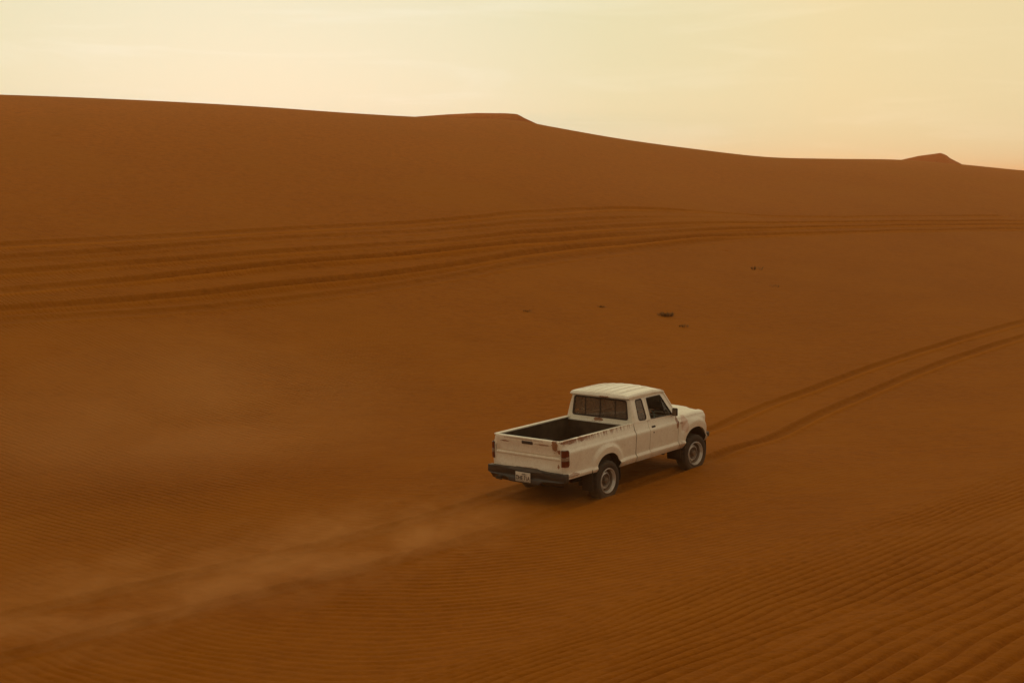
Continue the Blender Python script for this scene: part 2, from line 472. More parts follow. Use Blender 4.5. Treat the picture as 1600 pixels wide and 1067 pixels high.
def terrain(x, y):
    h = base_h(x, y)
    rr = np.hypot(x, y)
    rut = np.zeros_like(h); edge = np.zeros_like(h)
    # the truck's own track
    d, al = polyline_dist(x, y, TR)
    dmain = d
    wob = 0.05 * vnoise(x, y, 1.6, 5)
    on = smooth(0.0, 3.0, al)
    tot = 0
    for s in (-0.80, 0.80):
        dep = (0.045 + 0.04 * vnoise(x, y, 2.2, 6)) * (0.35 + 0.65 * smooth(25.5, 30.0, y))
        s = s * (1 - 0.30 * smooth(33, 50, rr))
        dep = dep * (1 - 0.35 * smooth(30, 36, rr))
        q = rut_profile(d - s + wob, 0.12, dep, 0.05 * (0.5 + 0.5 * smooth(25.5, 30, y)))
        tot = tot + q
        rut = np.maximum(rut, 0.6 * smooth(0.42, 0.15, np.abs(d - s + wob)))
        edge = np.maximum(edge, 0.8 * np.exp(-(((d - s + wob) + 0.22) / 0.06) ** 2) * smooth(28, 31, y))
    h = h + tot * on
    rut = rut * on
    # the group of old tracks across the slope
    for i, ln in enumerate(far_lines):
        d, al = polyline_dist(x, y, ln)
        wob = 0.16 * vnoise(x, y, 5.0, 8 + i) * smooth(75, 50, rr)
        k = (0.055, 0.06, 0.09, 0.11, 0.10, 0.04)[i]
        hw = 0.19 - 0.05 * smooth(58, 72, rr)
        k = k * (0.85 + 0.9 * vnoise(x, y, 7.0, 60 + i)) * (1 + 0.3 * smooth(58, 72, rr))
        if i in (1, 5): k = k * (1 - smooth(60, 72, rr))
        edge = np.maximum(edge, np.exp(-(((d + wob) + hw * 1.9) / 0.075) ** 2) * np.clip(0.8 + 1.2 * vnoise(x, y, 3.0, 80 + i), 0, 1) * (0.3 if i in (1, 5) else 1.0))
        h = h + rut_profile(d + wob, hw, k, k * (1.2 - 0.5 * smooth(58, 70, rr))) * (0.8 + 0.5 * vnoise(x, y, 4.0, 20 + i))
        rut = np.maximum(rut, 0.9 * 0.7 * smooth(0.5, 0.2, np.abs(d + wob)) * (1 - 0.85 * smooth(55, 68, rr)))
    # ripples of the valley floor, their crests bending in a wide bow
    c = 3.0
    g_ = 0.5 * 0.95 * (np.sqrt((x + 1) ** 2 + c * c) * 2 - 2 * c) + 0.05 * x
    dn = near_d(x, y)
    ph = (y - g_) / 0.20 + 0.9 * vnoise(x, y, 1.7, 31) + 2.2 * vnoise(x, y, 5.5, 32) + 0.45 * vnoise(x, y, 0.5, 33)
    near = smooth(-0.6, 0.9, dn + 0.5 * vnoise(x, y, 2.4, 37))
    amp = 0.0105 * np.clip(0.95 + 1.5 * vnoise(x, y, 3.5, 34) + 0.9 * vnoise(x, y, 0.8, 35), 0.12, 2.0)
    amp = amp * (1 - 0.55 * smooth(-4.5, 0.0, dn)) * (1 - near)
    amp = amp * smooth(64, 34, rr) * (1 - np.minimum(rut, 1) * 0.9)
    amp = amp * (1 - 0.6 * smooth(2.0, 0.8, np.abs(dmain)))
    amp = amp * (1 - 0.62 * smooth(-6.0, -1.0, x) * smooth(22, 26, y))
    geo = smooth(24, 15, rr)
    wave = lambda p: np.sin(2 * np.pi * p) + 0.30 * np.sin(4 * np.pi * p + 0.9)
    h = h + amp * geo * wave(ph)
    # broader ripples on the near dune, widening towards the viewer
    dq = np.maximum(dn + 1.0, 0) + 0.30 * vnoise(x, y, 3.2, 41) + 0.55 * vnoise(x, y, 8.0, 42) + 0.13 * vnoise(x, y, 0.9, 43)
    k_ = 0.024
    ph2 = np.log(0.16 + k_ * np.maximum(dq, 0.0)) / k_
    lam = 0.16 + k_ * np.maximum(dn + 1, 0)
    along = x * 0.676 + y * 0.737
    amp2 = 0.110 * lam * np.clip(0.95 + 1.1 * vnoise(dn * 2.2, along * 0.8, 2.0, 44) + 0.7 * vnoise(dn * 3, along, 1.1, 45), 0.2, 1.9)
    h = h + near * amp2 * wave(ph2) * smooth(40, 30, rr)
    # lay the wheels' contact patch at the truck's ground level
    pit = smooth(30, 40, rr) * smooth(120, 80, rr)
    return h, ph, amp * (1 - geo), rut, pit, edge

# level the ground under the truck: measured correction so that the wheels touch it
_tx = np.array([TRUCK[0], TRUCK[0] + 3.05 * FW[0]]); _ty = np.array([TRUCK[1], TRUCK[1] + 3.05 * FW[1]])
_off = base_h(_tx, _ty)
_base0 = base_h
def base_h(x, y, _f=_base0, _o=_off):
    h = _f(x, y)
    s = (np.asarray(x) - TRUCK[0]) * FW[0] + (np.asarray(y) - TRUCK[1]) * FW[1]
    lat = np.abs(-(np.asarray(x) - TRUCK[0]) * FW[1] + (np.asarray(y) - TRUCK[1]) * FW[0])
    k = smooth(4.5, 1.0, np.hypot(np.maximum(np.abs(s - 1.5) - 2.0, 0), np.maximum(lat - 1.0, 0)))
    target = 0.0187 * s + 0.066
    return h * (1 - k) + target * k

def grid_mesh(name, X, Y, Z, attrs=None, wrap=False):
    nr, ncol = X.shape
    me = bpy.data.meshes.new(name)
    co = np.stack([X, Y, Z], -1).reshape(-1, 3)
    i = np.arange(nr - 1)[:, None] * ncol + np.arange(ncol - 1 if not wrap else ncol)[None, :]
    if wrap:
        jn = (np.arange(ncol) + 1) % ncol
        i0 = np.arange(nr - 1)[:, None] * ncol + np.arange(ncol)[None, :]
        i1 = np.arange(nr - 1)[:, None] * ncol + jn[None, :]
        f = np.stack([i0, i0 + ncol, i1 + ncol, i1], -1).reshape(-1, 4)
    else:
        f = np.stack([i, i + ncol, i + ncol + 1, i + 1], -1).reshape(-1, 4)
    n = len(f)
    me.vertices.add(len(co)); me.vertices.foreach_set('co', co.astype(np.float32).ravel())
    me.loops.add(n * 4); me.loops.foreach_set('vertex_index', f.astype(np.int32).ravel())
    me.polygons.add(n); me.polygons.foreach_set('loop_start', (np.arange(n) * 4).astype(np.int32))
    me.polygons.foreach_set('use_smooth', np.ones(n, bool))
    me.update(calc_edges=True)
    for k, v in (attrs or {}).items():
        a = me.attributes.new(k, 'FLOAT', 'POINT'); a.data.foreach_set('value', v.astype(np.float32).ravel())
    o = bpy.data.objects.new(name, me); C.objects.link(o)
    return o

def build_ground():
    fine = np.linspace(R(-23.5), R(23.5), 860)
    co = np.linspace(R(23.5), R(360 - 23.5), 130)[1:-1]
    th = np.concatenate([fine, co])
    r = np.concatenate([np.linspace(0.3, 7.5, 20, endpoint=False), np.linspace(7.5, 11, 40, endpoint=False), np.linspace(11, 19, 250, endpoint=False), np.linspace(19, 36, 330, endpoint=False),
                        np.linspace(36, 84, 560, endpoint=False), np.linspace(84, 150, 70, endpoint=False), np.geomspace(150, 6000, 50)])
    Rr, Th = np.meshgrid(r, th, indexing='ij')
    X = Rr * np.sin(Th); Y = Rr * np.cos(Th)
    h, ph, am, rut, pit, edge = terrain(X, Y)
    o = grid_mesh('ground', X, Y, h, dict(ripple_phase=ph, ripple_amp=am, rut=rut, pit=pit, edge=edge), wrap=True)
    # grid winds clockwise seen from above: flip so that normals face up
    if o.data.polygons[len(o.data.polygons) // 2].normal.z < 0:
        o.data.flip_normals()
    o['kind'] = 'structure'
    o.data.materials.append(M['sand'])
    return o
ground = build_ground()

# dune humps standing beyond the crest
def hump(name, px, depth, pts, thick, label):
    """a far dune: skyline profile in metres swept into a rounded ridge"""
    cx = (px - 800) / 2200.0 * depth
    xs = np.array([(p - px) / 2200.0 * depth for p, _ in pts]); zs = np.array([CAM_H + (285 - q) / 2200.0 * depth for _, q in pts])
    zb = -1.0
    xx = np.linspace(xs[0], xs[-1], 120); zz = np.interp(xx, xs, zs)
    ker = np.ones(3) / 3; zz = zz
    v = np.linspace(-1, 1, 41)
    V, XX = np.meshgrid(v, xx, indexing='ij'); ZZ = np.broadcast_to(zz, XX.shape)
    fall = 1 - np.abs(V) ** 0.92
    Zg = zb + (ZZ - zb) * fall + 0.06 * vnoise(XX, V * thick, 7.0, 40) * (np.abs(V) > 0.05)
    o = grid_mesh(name, XX, V * thick, Zg)
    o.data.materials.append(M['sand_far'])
    if o.data.polygons[500].normal.z < 0: o.data.flip_normals()
    o.location = (cx, depth, 0)
    o['kind'] = 'structure'
    return o
hump('dune_hill', 740, 150, [(380, 215), (560, 195), (650, 184.5), (700, 181), (745, 178.8), (790, 179.2), (806, 180.3), (811, 181.5), (816, 185), (840, 196), (900, 235), (980, 262)], 30, '')
hump('dune_hill', 1450, 175, [(1250, 285), (1340, 266), (1408, 249.5), (1430, 244.5), (1464, 240), (1470, 242), (1475, 244.5), (1478, 247.5), (1492, 254.5), (1520, 268), (1580, 285)], 36, '')
#TRUCK_BEGIN

# ------------------------------------------------------------------ mesh helpers
def link(me, name, m, parent=None, split=35, solid=0.0, bevel=0.0, off=-1.0):
    o = bpy.data.objects.new(name, me); C.objects.link(o)
    if m is not None:
        for q in (m if isinstance(m, (list, tuple)) else [m]): me.materials.append(q)
    if parent is not None: o.parent = parent
    if solid:
        md = o.modifiers.new('solid', 'SOLIDIFY'); md.thickness = solid; md.offset = off
    if bevel:
        md = o.modifiers.new('bevel', 'BEVEL'); md.width = bevel; md.segments = 2; md.limit_method = 'ANGLE'; md.angle_limit = R(40)
    if split:
        for p in me.polygons: p.use_smooth = True
        md = o.modifiers.new('split', 'EDGE_SPLIT'); md.split_angle = R(split)
    return o

def from_bm(bm, name):
    me = bpy.data.meshes.new(name); bm.normal_update(); bm.to_mesh(me); bm.free(); return me

def add_box(bm, x0, x1, y0, y1, z0, z1, rot=None):
    vs_ = [bm.verts.new((x, y, z)) for x in (x0, x1) for y in (y0, y1) for z in (z0, z1)]
    if rot is not None:
        c = Vector(((x0 + x1) / 2, (y0 + y1) / 2, (z0 + z1) / 2))
        for v in vs_: v.co = rot @ (v.co - c) + c
    for f in ((0, 1, 3, 2), (4, 6, 7, 5), (0, 4, 5, 1), (2, 3, 7, 6), (0, 2, 6, 4), (1, 5, 7, 3)):
        bm.faces.new([vs_[i] for i in f])

def add_tube(bm, pts, rad, n=8, caps=True):
    pts = [Vector(p) for p in pts]; rings = []
    for i, p in enumerate(pts):
        d = (pts[min(i + 1, len(pts) - 1)] - pts[max(i - 1, 0)]).normalized()
        a = d.orthogonal().normalized() if i == 0 else (rings_a - d * rings_a.dot(d)).normalized()
        rings_a = a; b_ = d.cross(a); rr = rad[i] if isinstance(rad, (list, tuple)) else rad
        rings.append([bm.verts.new(p + a * rr * math.cos(2 * math.pi * k / n) + b_ * rr * math.sin(2 * math.pi * k / n)) for k in range(n)])
    for r0, r1 in zip(rings[:-1], rings[1:]):
        for k in range(n): bm.faces.new((r0[k], r0[(k + 1) % n], r1[(k + 1) % n], r1[k]))
    if caps:
        bm.faces.new(rings[0][::-1]); bm.faces.new(rings[-1])

def add_lathe(bm, prof_, n=48, side=-1, rmod=None, closed=False, mi=0):
    """profile of (radius, depth along y) turned about the y axis"""
    rings = []
    for j, (r, d) in enumerate(prof_):
        ring = []
        for k in range(n):
            rr = r if rmod is None else r + rmod(j, k)
            a = 2 * math.pi * k / n
            ring.append(bm.verts.new((rr * math.cos(a), d * side, rr * math.sin(a))))
        rings.append(ring)
    seq = list(zip(rings[:-1], rings[1:])) + ([(rings[-1], rings[0])] if closed else [])
    for a, b_ in seq:
        for k in range(n):
            f = bm.faces.new((a[k], a[(k + 1) % n], b_[(k + 1) % n], b_[k])); f.material_index = mi
    return rings

def round_poly(pts, r, n=5):
    out_ = []
    N = len(pts)
    for i in range(N):
        p = Vector(pts[i]); a = Vector(pts[i - 1]) - p; b_ = Vector(pts[(i + 1) % N]) - p
        rr = r[i] if isinstance(r, (list, tuple)) else r
        rr = min(rr, a.length * 0.45, b_.length * 0.45)
        p0 = p + a.normalized() * rr; p1 = p + b_.normalized() * rr
        for k in range(n + 1):
            t = k / n
            q = p0 * (1 - t) ** 2 + p * 2 * t * (1 - t) + p1 * t * t
            out_.append((q.x, q.y))
    return out_

def inset_poly(pts, d):
    N = len(pts); P = [Vector(p) for p in pts]
    area = sum(P[i].x * P[(i + 1) % N].y - P[(i + 1) % N].x * P[i].y for i in range(N))
    sg = 1 if area > 0 else -1
    res = []
    for i in range(N):
        e0 = (P[i] - P[i - 1]).normalized(); e1 = (P[(i + 1) % N] - P[i]).normalized()
        n0 = Vector((-e0.y, e0.x)) * sg; n1 = Vector((-e1.y, e1.x)) * sg
        b_ = (n0 + n1).normalized(); k = d / max(0.3, b_.dot(n0))
        q = P[i] + b_ * k; res.append((q.x, q.y))
    return res

def holed(bm, outer, holes, fmap):
    loops = [[Vector((a, b_, 0)) for a, b_ in outer]] + [[Vector((a, b_, 0)) for a, b_ in h] for h in holes]
    tris = tessellate_polygon(loops)
    flat = [p for lp in loops for p in lp]
    vs_ = [bm.verts.new(fmap(p.x, p.y)) for p in flat]
    for t in tris:
        try: bm.faces.new([vs_[i] for i in t])
        except ValueError: pass
    bmesh.ops.recalc_face_normals(bm, faces=bm.faces)

def add_ring(bm, outer, inner, fmap, d0, d1):
    """frame of four sides in section between two loops; fmap(a, b, depth)"""
    n = len(outer)
    A = [[bm.verts.new(fmap(*lp[i], d)) for i in range(n)] for lp, d in ((outer, d0), (outer, d1), (inner, d1), (inner, d0))]
    for j in range(4):
        a, b_ = A[j], A[(j + 1) % 4]
        for i in range(n):
            bm.faces.new((a[i], a[(i + 1) % n], b_[(i + 1) % n], b_[i]))
    bmesh.ops.recalc_face_normals(bm, faces=bm.faces)

def orient(bm, ref):
    """make an open sheet face away from ref"""
    bmesh.ops.recalc_face_normals(bm, faces=bm.faces)
    bm.normal_update()
    s_ = sum((f.calc_center_median() - Vector(ref)).dot(f.normal) * f.calc_area() for f in bm.faces)
    if s_ < 0: bmesh.ops.reverse_faces(bm, faces=bm.faces)

# ------------------------------------------------------------------ pickup truck
truck = bpy.data.objects.new('pickup_truck', None); C.objects.link(truck)
truck['label'] = 'weathered white extended-cab pickup truck with rusty bed rails driving across the sand'
truck['category'] = 'pickup truck'
RT = Matrix(((0.6324, -0.7745, -0.0135), (0.7745, 0.6325, -0.0041), (0.0117, -0.0079, 0.9999))).to_4x4() @ Matrix.Rotation(R(-0.45), 4, 'Y')
truck.matrix_world = Matrix.Translation((TRUCK[0] + 0.02, TRUCK[1], -0.018)) @ RT

WP = [(0.48, 0.815), (0.55, 0.838), (0.60, 0.868), (0.635, 0.880), (0.655, 0.880), (0.70, 0.848), (0.74, 0.847), (0.90, 0.858), (1.00, 0.866), (1.06, 0.870), (1.09, 0.866), (1.13, 0.836), (1.18, 0.818), (1.24, 0.804), (1.29, 0.790)]
def side_w(z): return float(np.interp(z, [p[0] for p in WP], [p[1] for p in WP]))
ARCH = {'r': (0.055, 0.405, 0.885), 'f': (3.075, 0.44, 0.915)}
def arch_rho(a, x, z):
    cx, hw, top = ARCH[a]
    e = 2.35
    return (abs((x - cx) / hw) ** e + abs(max(z - 0.42, 0) / (top - 0.42)) ** e) ** (1 / e)
def flare(x, z):
    f = 0
    for a in 'rf':
        rho = arch_rho(a, x, z)
        k = min(max((1.40 - rho) / 0.17, 0), 1); k = k * k * (3 - 2 * k)
        low = min(max((z - 0.50) / 0.16, 0.25), 1)
        f = max(f, 0.046 * k * low)
    return f
def body_y(x, z): return side_w(z) + flare(x, z)
def zlow(x):
    for a in 'rf':
        cx, hw, top = ARCH[a]
        if abs(x - cx) < hw:
            e = 2.35
            zz = 0.42 + (top - 0.42) * (1 - abs((x - cx) / hw) ** e) ** (1 / e)
            return max(zz, sill(x))
    return sill(x)
def sill(x):
    if x < -0.30: return 0.60
    return 0.545

ZS = sorted(set([round(v, 4) for v in list(np.arange(0.545, 1.30, 0.035)) + [0.60, 0.635, 0.655, 0.70, 0.74, 1.06, 1.09, 1.13, 1.18]]))
def side_panel(bm, cols, ztop, side, extra=0.0, zmin=None, zmax=None):
    """cols: (x, inset) ; sheet of the body side between the sill or arch and ztop(x)"""
    prev = None
    for x, ins in cols:
        lo = zlow(x) if zmin is None else max(zlow(x), zmin); hi = ztop(x) if zmax is None else zmax
        col = []
        zz = [z for z in ZS if lo + 0.006 < z < hi - 0.006]
        zs_ = [lo] + zz + [hi]
        col = [(z, bm.verts.new((x, side * (body_y(x, z) - ins + extra), z))) for z in zs_]
        if prev is not None:
            i = j = 0
            while i < len(prev) - 1 or j < len(col) - 1:
                a_next = prev[i + 1][0] if i < len(prev) - 1 else 9
                b_next = col[j + 1][0] if j < len(col) - 1 else 9
                if abs(a_next - b_next) < 0.004 or (i == len(prev) - 2 and j == len(col) - 2):
                    bm.faces.new((prev[i][1], col[j][1], col[j + 1][1], prev[i + 1][1])); i += 1; j += 1
                elif a_next < b_next:
                    bm.faces.new((prev[i][1], col[j][1], prev[i + 1][1])); i += 1
                else:
                    bm.faces.new((prev[i][1], col[j][1], col[j + 1][1])); j += 1
        prev = col

def xs_range(x0, x1):
    """columns bunched at the wheel openings"""
    v = set(np.round(np.linspace(x0, x1, max(3, int((x1 - x0) / 0.05))), 4))
    for a in 'rf':
        cx, hw, top = ARCH[a]
        for t in np.linspace(-1, 1, 33):
            q = cx + hw * math.sin(t * math.pi / 2) ** 1 * 0.9995 if abs(t) < 1 else cx + hw * t * 0.9999
            if x0 < q < x1: v.add(round(q, 4))
            for e_ in (1.001,):
                q = cx + hw * t * e_
                if abs(t) == 1 and x0 < q < x1: v.add(round(q, 4))
    v = sorted(v); res = [v[0]]
    for q in v[1:]:
        if q - res[-1] > 0.0006: res.append(q)
    res[0] = x0
    return res
REAR_C = [(-1.235, 0.115), (-1.235, 0.085), (-1.228, 0.050), (-1.212, 0.026), (-1.185, 0.008), (-1.15, 0.0)]
FRONT_C = [(3.47, 0.004), (3.505, 0.018), (3.53, 0.045), (3.545, 0.085), (3.548, 0.14)]

def paint_part(name, bm, solid=0.016, ref=(1.2, 0, 0.9), parent=truck, bevel=0.0):
    orient(bm, ref)
    return link(from_bm(bm, name), name, M['paint'], parent, 32, solid, bevel)

for side in (-1, 1):
    # bed side with rolled rail
    bm = bmesh.new()
    cols = REAR_C + [(x, 0.0) for x in xs_range(-1.12, 0.994)]
    side_panel(bm, cols, lambda x: 1.285, side)
    paint_part('bed_side', bm)
    bm = bmesh.new()
    add_box(bm, -1.225, 1.0, side * 0.712, side * 0.797, 1.262, 1.292)
    for v in bm.verts: v.co.z += 0
    link(from_bm(bm, 'bed_rail'), 'bed_rail', M['paint'], truck, 32, 0, 0.010)
    # cab corner below the belt
    bm = bmesh.new(); side_panel(bm, [(x, 0.0) for x in xs_range(1.020, 1.476)], lambda x: 1.275, side)
    paint_part('cab_corner', bm)
    # door
    bm = bmesh.new(); side_panel(bm, [(x, 0.0) for x in xs_range(1.488, 2.478)], lambda x: 1.262, side)
    door = paint_part('door', bm)
    # fender
    bm = bmesh.new()
    side_panel(bm, [(x, 0.0) for x in xs_range(2.491, 3.44)] + FRONT_C, lambda x: 1.165 - 0.02 * max(0, x - 3.2) / 0.35, side)
    # rolled top of the fender up to the hood seam
    pv = None
    for x, ins in [(x, 0.0) for x in np.linspace(2.488, 3.44, 16)] + FRONT_C[:4]:
        zt = 1.165 - 0.02 * max(0, x - 3.2) / 0.35
        row = []
        for k, (yy, dz) in enumerate(((None, 0), (0.805, 0.020), (0.780, 0.033), (0.745, 0.042), (0.700, 0.048))):
            y = (body_y(x, zt) - ins) if yy is None else min(yy, yy + 0.02 - ins)
            row.append(bm.verts.new((x, side * y, zt + dz - (0.0 if ins == 0 else ins * 0.35))))
        if pv:
            for k in range(4): bm.faces.new((pv[k], row[k], row[k + 1], pv[k + 1]))
        pv = row
    bmesh.ops.remove_doubles(bm, verts=bm.verts, dist=0.0008)
    paint_part('front_fender', bm, ref=(3.0, 0, 0.7))
    # wheel housings
    for a in 'rf':
        cx, hw, top = ARCH[a]
        bm = bmesh.new()
        n = 20; rings = []
        for y in (0.86, 0.50):
            rings.append([bm.verts.new((cx + (hw + 0.012) * math.cos(t) * 1.0, side * y, 0.42 + (top + 0.012 - 0.42) * math.sin(t))) for t in np.linspace(-0.25, math.pi + 0.25, n)])
        for k in range(n - 1): bm.faces.new((rings[0][k], rings[0][k + 1], rings[1][k + 1], rings[1][k]))
        bm.faces.new(rings[1])
        link(from_bm(bm, 'wheel_housing'), 'wheel_housing', M['dark'], truck, 35, 0.006)

    # tail lamp wrapped round the rear corner
    def lamp_sheet(name, z0, z1, m, parent, ex):
        bm = bmesh.new(); pv = None
        colz = [(-1.235, 0.098), (-1.235, 0.085), (-1.228, 0.050), (-1.212, 0.026), (-1.185, 0.010), (-1.15, 0.001), (-1.118, 0.0)]
        for i, (x, ins) in enumerate(colz):
            row = []
            for k in range(5):
                z = z0 + (z1 - z0) * k / 4
                zz = min(max(z, 0.83 + (0.03 if i == len(colz) - 1 else 0)), 1.135 - (0.035 if i == len(colz) - 1 else 0))
                bow = ex * (1 if 0 < i < len(colz) - 1 else 0.5)
                row.append(bm.verts.new((x - ex * (1 if ins > 0.02 else 0.2), side * (side_w(1.0) - 0.004 - ins * 0.93 + bow), zz)))
            if pv:
                for k in range(4): bm.faces.new((pv[k], row[k], row[k + 1], pv[k + 1]))
            pv = row
        orient(bm, (0, 0, 0.9))
        return link(from_bm(bm, name), name, m, parent, 50, 0.012)
    lamp = lamp_sheet('tail_lamp', 0.82, 1.145, M['black'], truck, 0.004)
    for z0, z1, m, nm in ((1.010, 1.130, 'red', 'red_lens'), (0.945, 1.002, 'clear', 'reversing_lens'), (0.835, 0.937, 'red', 'red_lens')):
        lamp_sheet(nm, z0, z1, M[m], lamp, 0.013)

    # ---- greenhouse side (above the belt)
    def gy(z): return 0.812 - (z - 1.255) * (0.812 - 0.672) / (1.735 - 1.255) + 0.010 * math.sin(math.pi * min(max((z - 1.255) / 0.48, 0), 1))
    fm = lambda a, b_, d=0.0, side=side: (a, side * (gy(b_) - d), b_)
    qwin = [(1.175, 1.310), (1.205, 1.700), (1.438, 1.705), (1.458, 1.288)]
    qr = round_poly(qwin, [0.06, 0.05, 0.05, 0.09])
    bm = bmesh.new()
    holed(bm, [(1.045, 1.278), (1.14, 1.275), (1.49, 1.275), (1.528, 1.285), (1.532, 1.735), (1.065, 1.735), (1.055, 1.5)], [qr], fm)
    qp = paint_part('quarter_panel', bm, ref=(1.3, 0, 1.5))
    bm = bmesh.new(); add_ring(bm, qr, round_poly(inset_poly(qwin, 0.018), [0.05, 0.04, 0.04, 0.075]), fm, -0.004, 0.016)
    link(from_bm(bm, 'window_seal'), 'window_seal', M['seam'], qp, 40)
    bm = bmesh.new(); holed(bm, round_poly(inset_poly(qwin, 0.012), [0.05, 0.04, 0.04, 0.075]), [], lambda a, b_: fm(a, b_, 0.008))
    link(from_bm(bm, 'pane'), 'pane', M['glass'], qp, 0)
    # door window frame
    dwin = [(1.578, 1.283), (1.578, 1.693), (2.075, 1.690), (2.352, 1.262)]
    dr = round_poly(dwin, [0.03, 0.035, 0.02, 0.02])
    bm = bmesh.new()
    holed(bm, [(1.488, 1.266), (1.538, 1.272), (1.541, 1.728), (2.145, 1.726), (2.20, 1.68), (2.478, 1.25), (2.47, 1.245), (2.0, 1.258)], [dr], fm)
    frm = link(from_bm(bm, 'window_frame'), 'window_frame', M['paint'], door, 32, 0.03, 0.0, 1.0 if False else -1.0)
    bm = bmesh.new(); add_ring(bm, dr, round_poly(inset_poly(dwin, 0.014), [0.025, 0.03, 0.015, 0.015]), fm, -0.003, 0.03)
    link(from_bm(bm, 'window_seal'), 'window_seal', M['black'], door, 40)
    bm = bmesh.new()
    add_tube(bm, [fm(2.062, 1.69, 0.012), fm(2.115, 1.262, 0.012)], 0.012, 6)
    link(from_bm(bm, 'vent_bar'), 'vent_bar', M['black'], door, 40)
    bm = bmesh.new(); holed(bm, [(2.070, 1.682), (2.118, 1.27), (2.335, 1.27), (2.078, 1.682)], [], lambda a, b_: fm(a, b_, 0.014))
    link(from_bm(bm, 'pane'), 'pane', M['glass_clear'], door, 0)
    if side == 1:
        bm = bmesh.new(); holed(bm, [(1.59, 1.29), (1.59, 1.682), (2.055, 1.68), (2.108, 1.275)], [], lambda a, b_: fm(a, b_, 0.016))
        link(from_bm(bm, 'pane'), 'pane', M['glass_clear'], door, 0)
    # handle, lock
    bm = bmesh.new()
    yh = side_w(1.135)
    add_box(bm, 1.575, 1.695, side * (yh - 0.02), side * (yh + 0.012), 1.105, 1.152)
    link(from_bm(bm, 'door_handle'), 'door_handle', M['black'], door, 35, 0, 0.008)
    bm = bmesh.new(); add_tube(bm, [(1.60, side * 0.85, 1.03), (1.60, side * 0.875, 1.03)], 0.014, 10)
    link(from_bm(bm, 'door_lock'), 'door_lock', M['black'], door, 35)
    # wing mirror
    bm = bmesh.new()
    add_box(bm, 2.290, 2.345, side * 0.835, side * 0.945, 1.245, 1.405, Matrix.Rotation(R(-14 * side), 3, 'Z'))
    mir = link(from_bm(bm, 'wing_mirror'), 'wing_mirror', M['black'], door, 35, 0, 0.022)
    bm = bmesh.new(); add_box(bm, 2.282, 2.2865, side * 0.848, side * 0.932, 1.262, 1.39, Matrix.Rotation(R(-14 * side), 3, 'Z'))
    link(from_bm(bm, 'mirror_glass'), 'mirror_glass', M['mirror'], mir, 35)
    bm = bmesh.new(); add_tube(bm, [(2.36, side * 0.79, 1.262), (2.35, side * 0.90, 1.29)], 0.022, 8); add_box(bm, 2.30, 2.42, side * 0.785, side * 0.81, 1.24, 1.285)
    link(from_bm(bm, 'mirror_arm'), 'mirror_arm', M['black'], mir, 35)
    # dark inner skins so that joints read as joints
    bm = bmesh.new()
    add_box(bm, 1.02, 2.50, side * 0.735, side * 0.76, 0.57, 1.235)
    link(from_bm(bm, 'door_trim'), 'door_trim', M['trim'], truck, 35)
    # A pillar
    bm = bmesh.new()
    add_tube(bm, [(2.505, side * 0.765, 1.225), (2.36, side * 0.735, 1.455), (2.205, side * 0.668, 1.705)], 0.032, 8)
    link(from_bm(bm, 'windscreen_pillar'), 'windscreen_pillar', M['paint'], truck, 40)
    # drip rail under the roof edge
    bm = bmesh.new()
    add_tube(bm, [(1.04, side * 0.688, 1.732), (1.6, side * 0.692, 1.742), (2.12, side * 0.690, 1.734), (2.19, side * 0.685, 1.70)], 0.011, 6)
    link(from_bm(bm, 'drip_rail'), 'drip_rail', M['paint'], truck, 40)
    # rear cab corner round
    bm = bmesh.new(); pv = None
    for z in np.linspace(1.27, 1.735, 9):
        xb = 1.018 + (z - 1.27) * 0.055
        yb = gy(z); row = []
        for t in np.linspace(0, math.pi / 2, 6):
            row.append(bm.verts.new((xb + 0.045 * (1 - math.cos(t)) if True else 0, side * (yb - 0.045 * (1 - math.sin(t))), z)))
        if pv:
            for k in range(5): bm.faces.new((pv[k], row[k], row[k + 1], pv[k + 1]))
        pv = row
    paint_part('cab_pillar', bm, 0.014, ref=(1.5, 0, 1.5))

# ---- tailgate
bm = bmesh.new()
gp = [(0.700, 0.012), (0.712, 0.0), (0.765, 0.0), (0.785, 0.010), (0.935, 0.010), (0.948, -0.006), (0.972, -0.006), (0.986, 0.022), (1.002, 0.022), (1.016, 0.006), (1.150, 0.006), (1.168, -0.004), (1.270, -0.004), (1.285, 0.006), (1.290, 0.03), (1.286, 0.05)]
ys = [-0.742, -0.730, -0.70, 0.70, 0.730, 0.742]
ys = [-0.742, -0.733] + list(np.linspace(-0.70, 0.70, 9)) + [0.733, 0.742]
pv = None
for y in ys:
    e_ = 0.010 if abs(y) > 0.74 else 0.0
    g_ = 1.0 if abs(y) < 0.72 else 0.0
    row = [bm.verts.new((-1.236 + (d if (g_ or z > 1.25) else 0.0) + e_, y, z)) for z, d in gp]
    if pv:
        for k in range(len(row) - 1): bm.faces.new((pv[k], row[k], row[k + 1], pv[k + 1]))
    pv = row
tailgate = paint_part('tailgate', bm, 0.035, ref=(0, 0, 0.9))
bm = bmesh.new()
add_box(bm, -1.249, -1.225, -0.130, 0.130, 1.166, 1.226)
link(from_bm(bm, 'tailgate_handle'), 'tailgate_handle', M['black'], tailgate, 35, 0, 0.012)
bm = bmesh.new(); add_box(bm, -1.20, -1.17, -0.74, 0.74, 0.72, 1.27)
link(from_bm(bm, 'inner_skin'), 'inner_skin', M['bed'], tailgate, 35)
bm = bmesh.new(); add_box(bm, -1.222, -1.19, -0.80, 0.80, 0.64, 0.705)
link(from_bm(bm, 'rear_sill'), 'rear_sill', M['paint'], truck, 35, 0, 0.006)

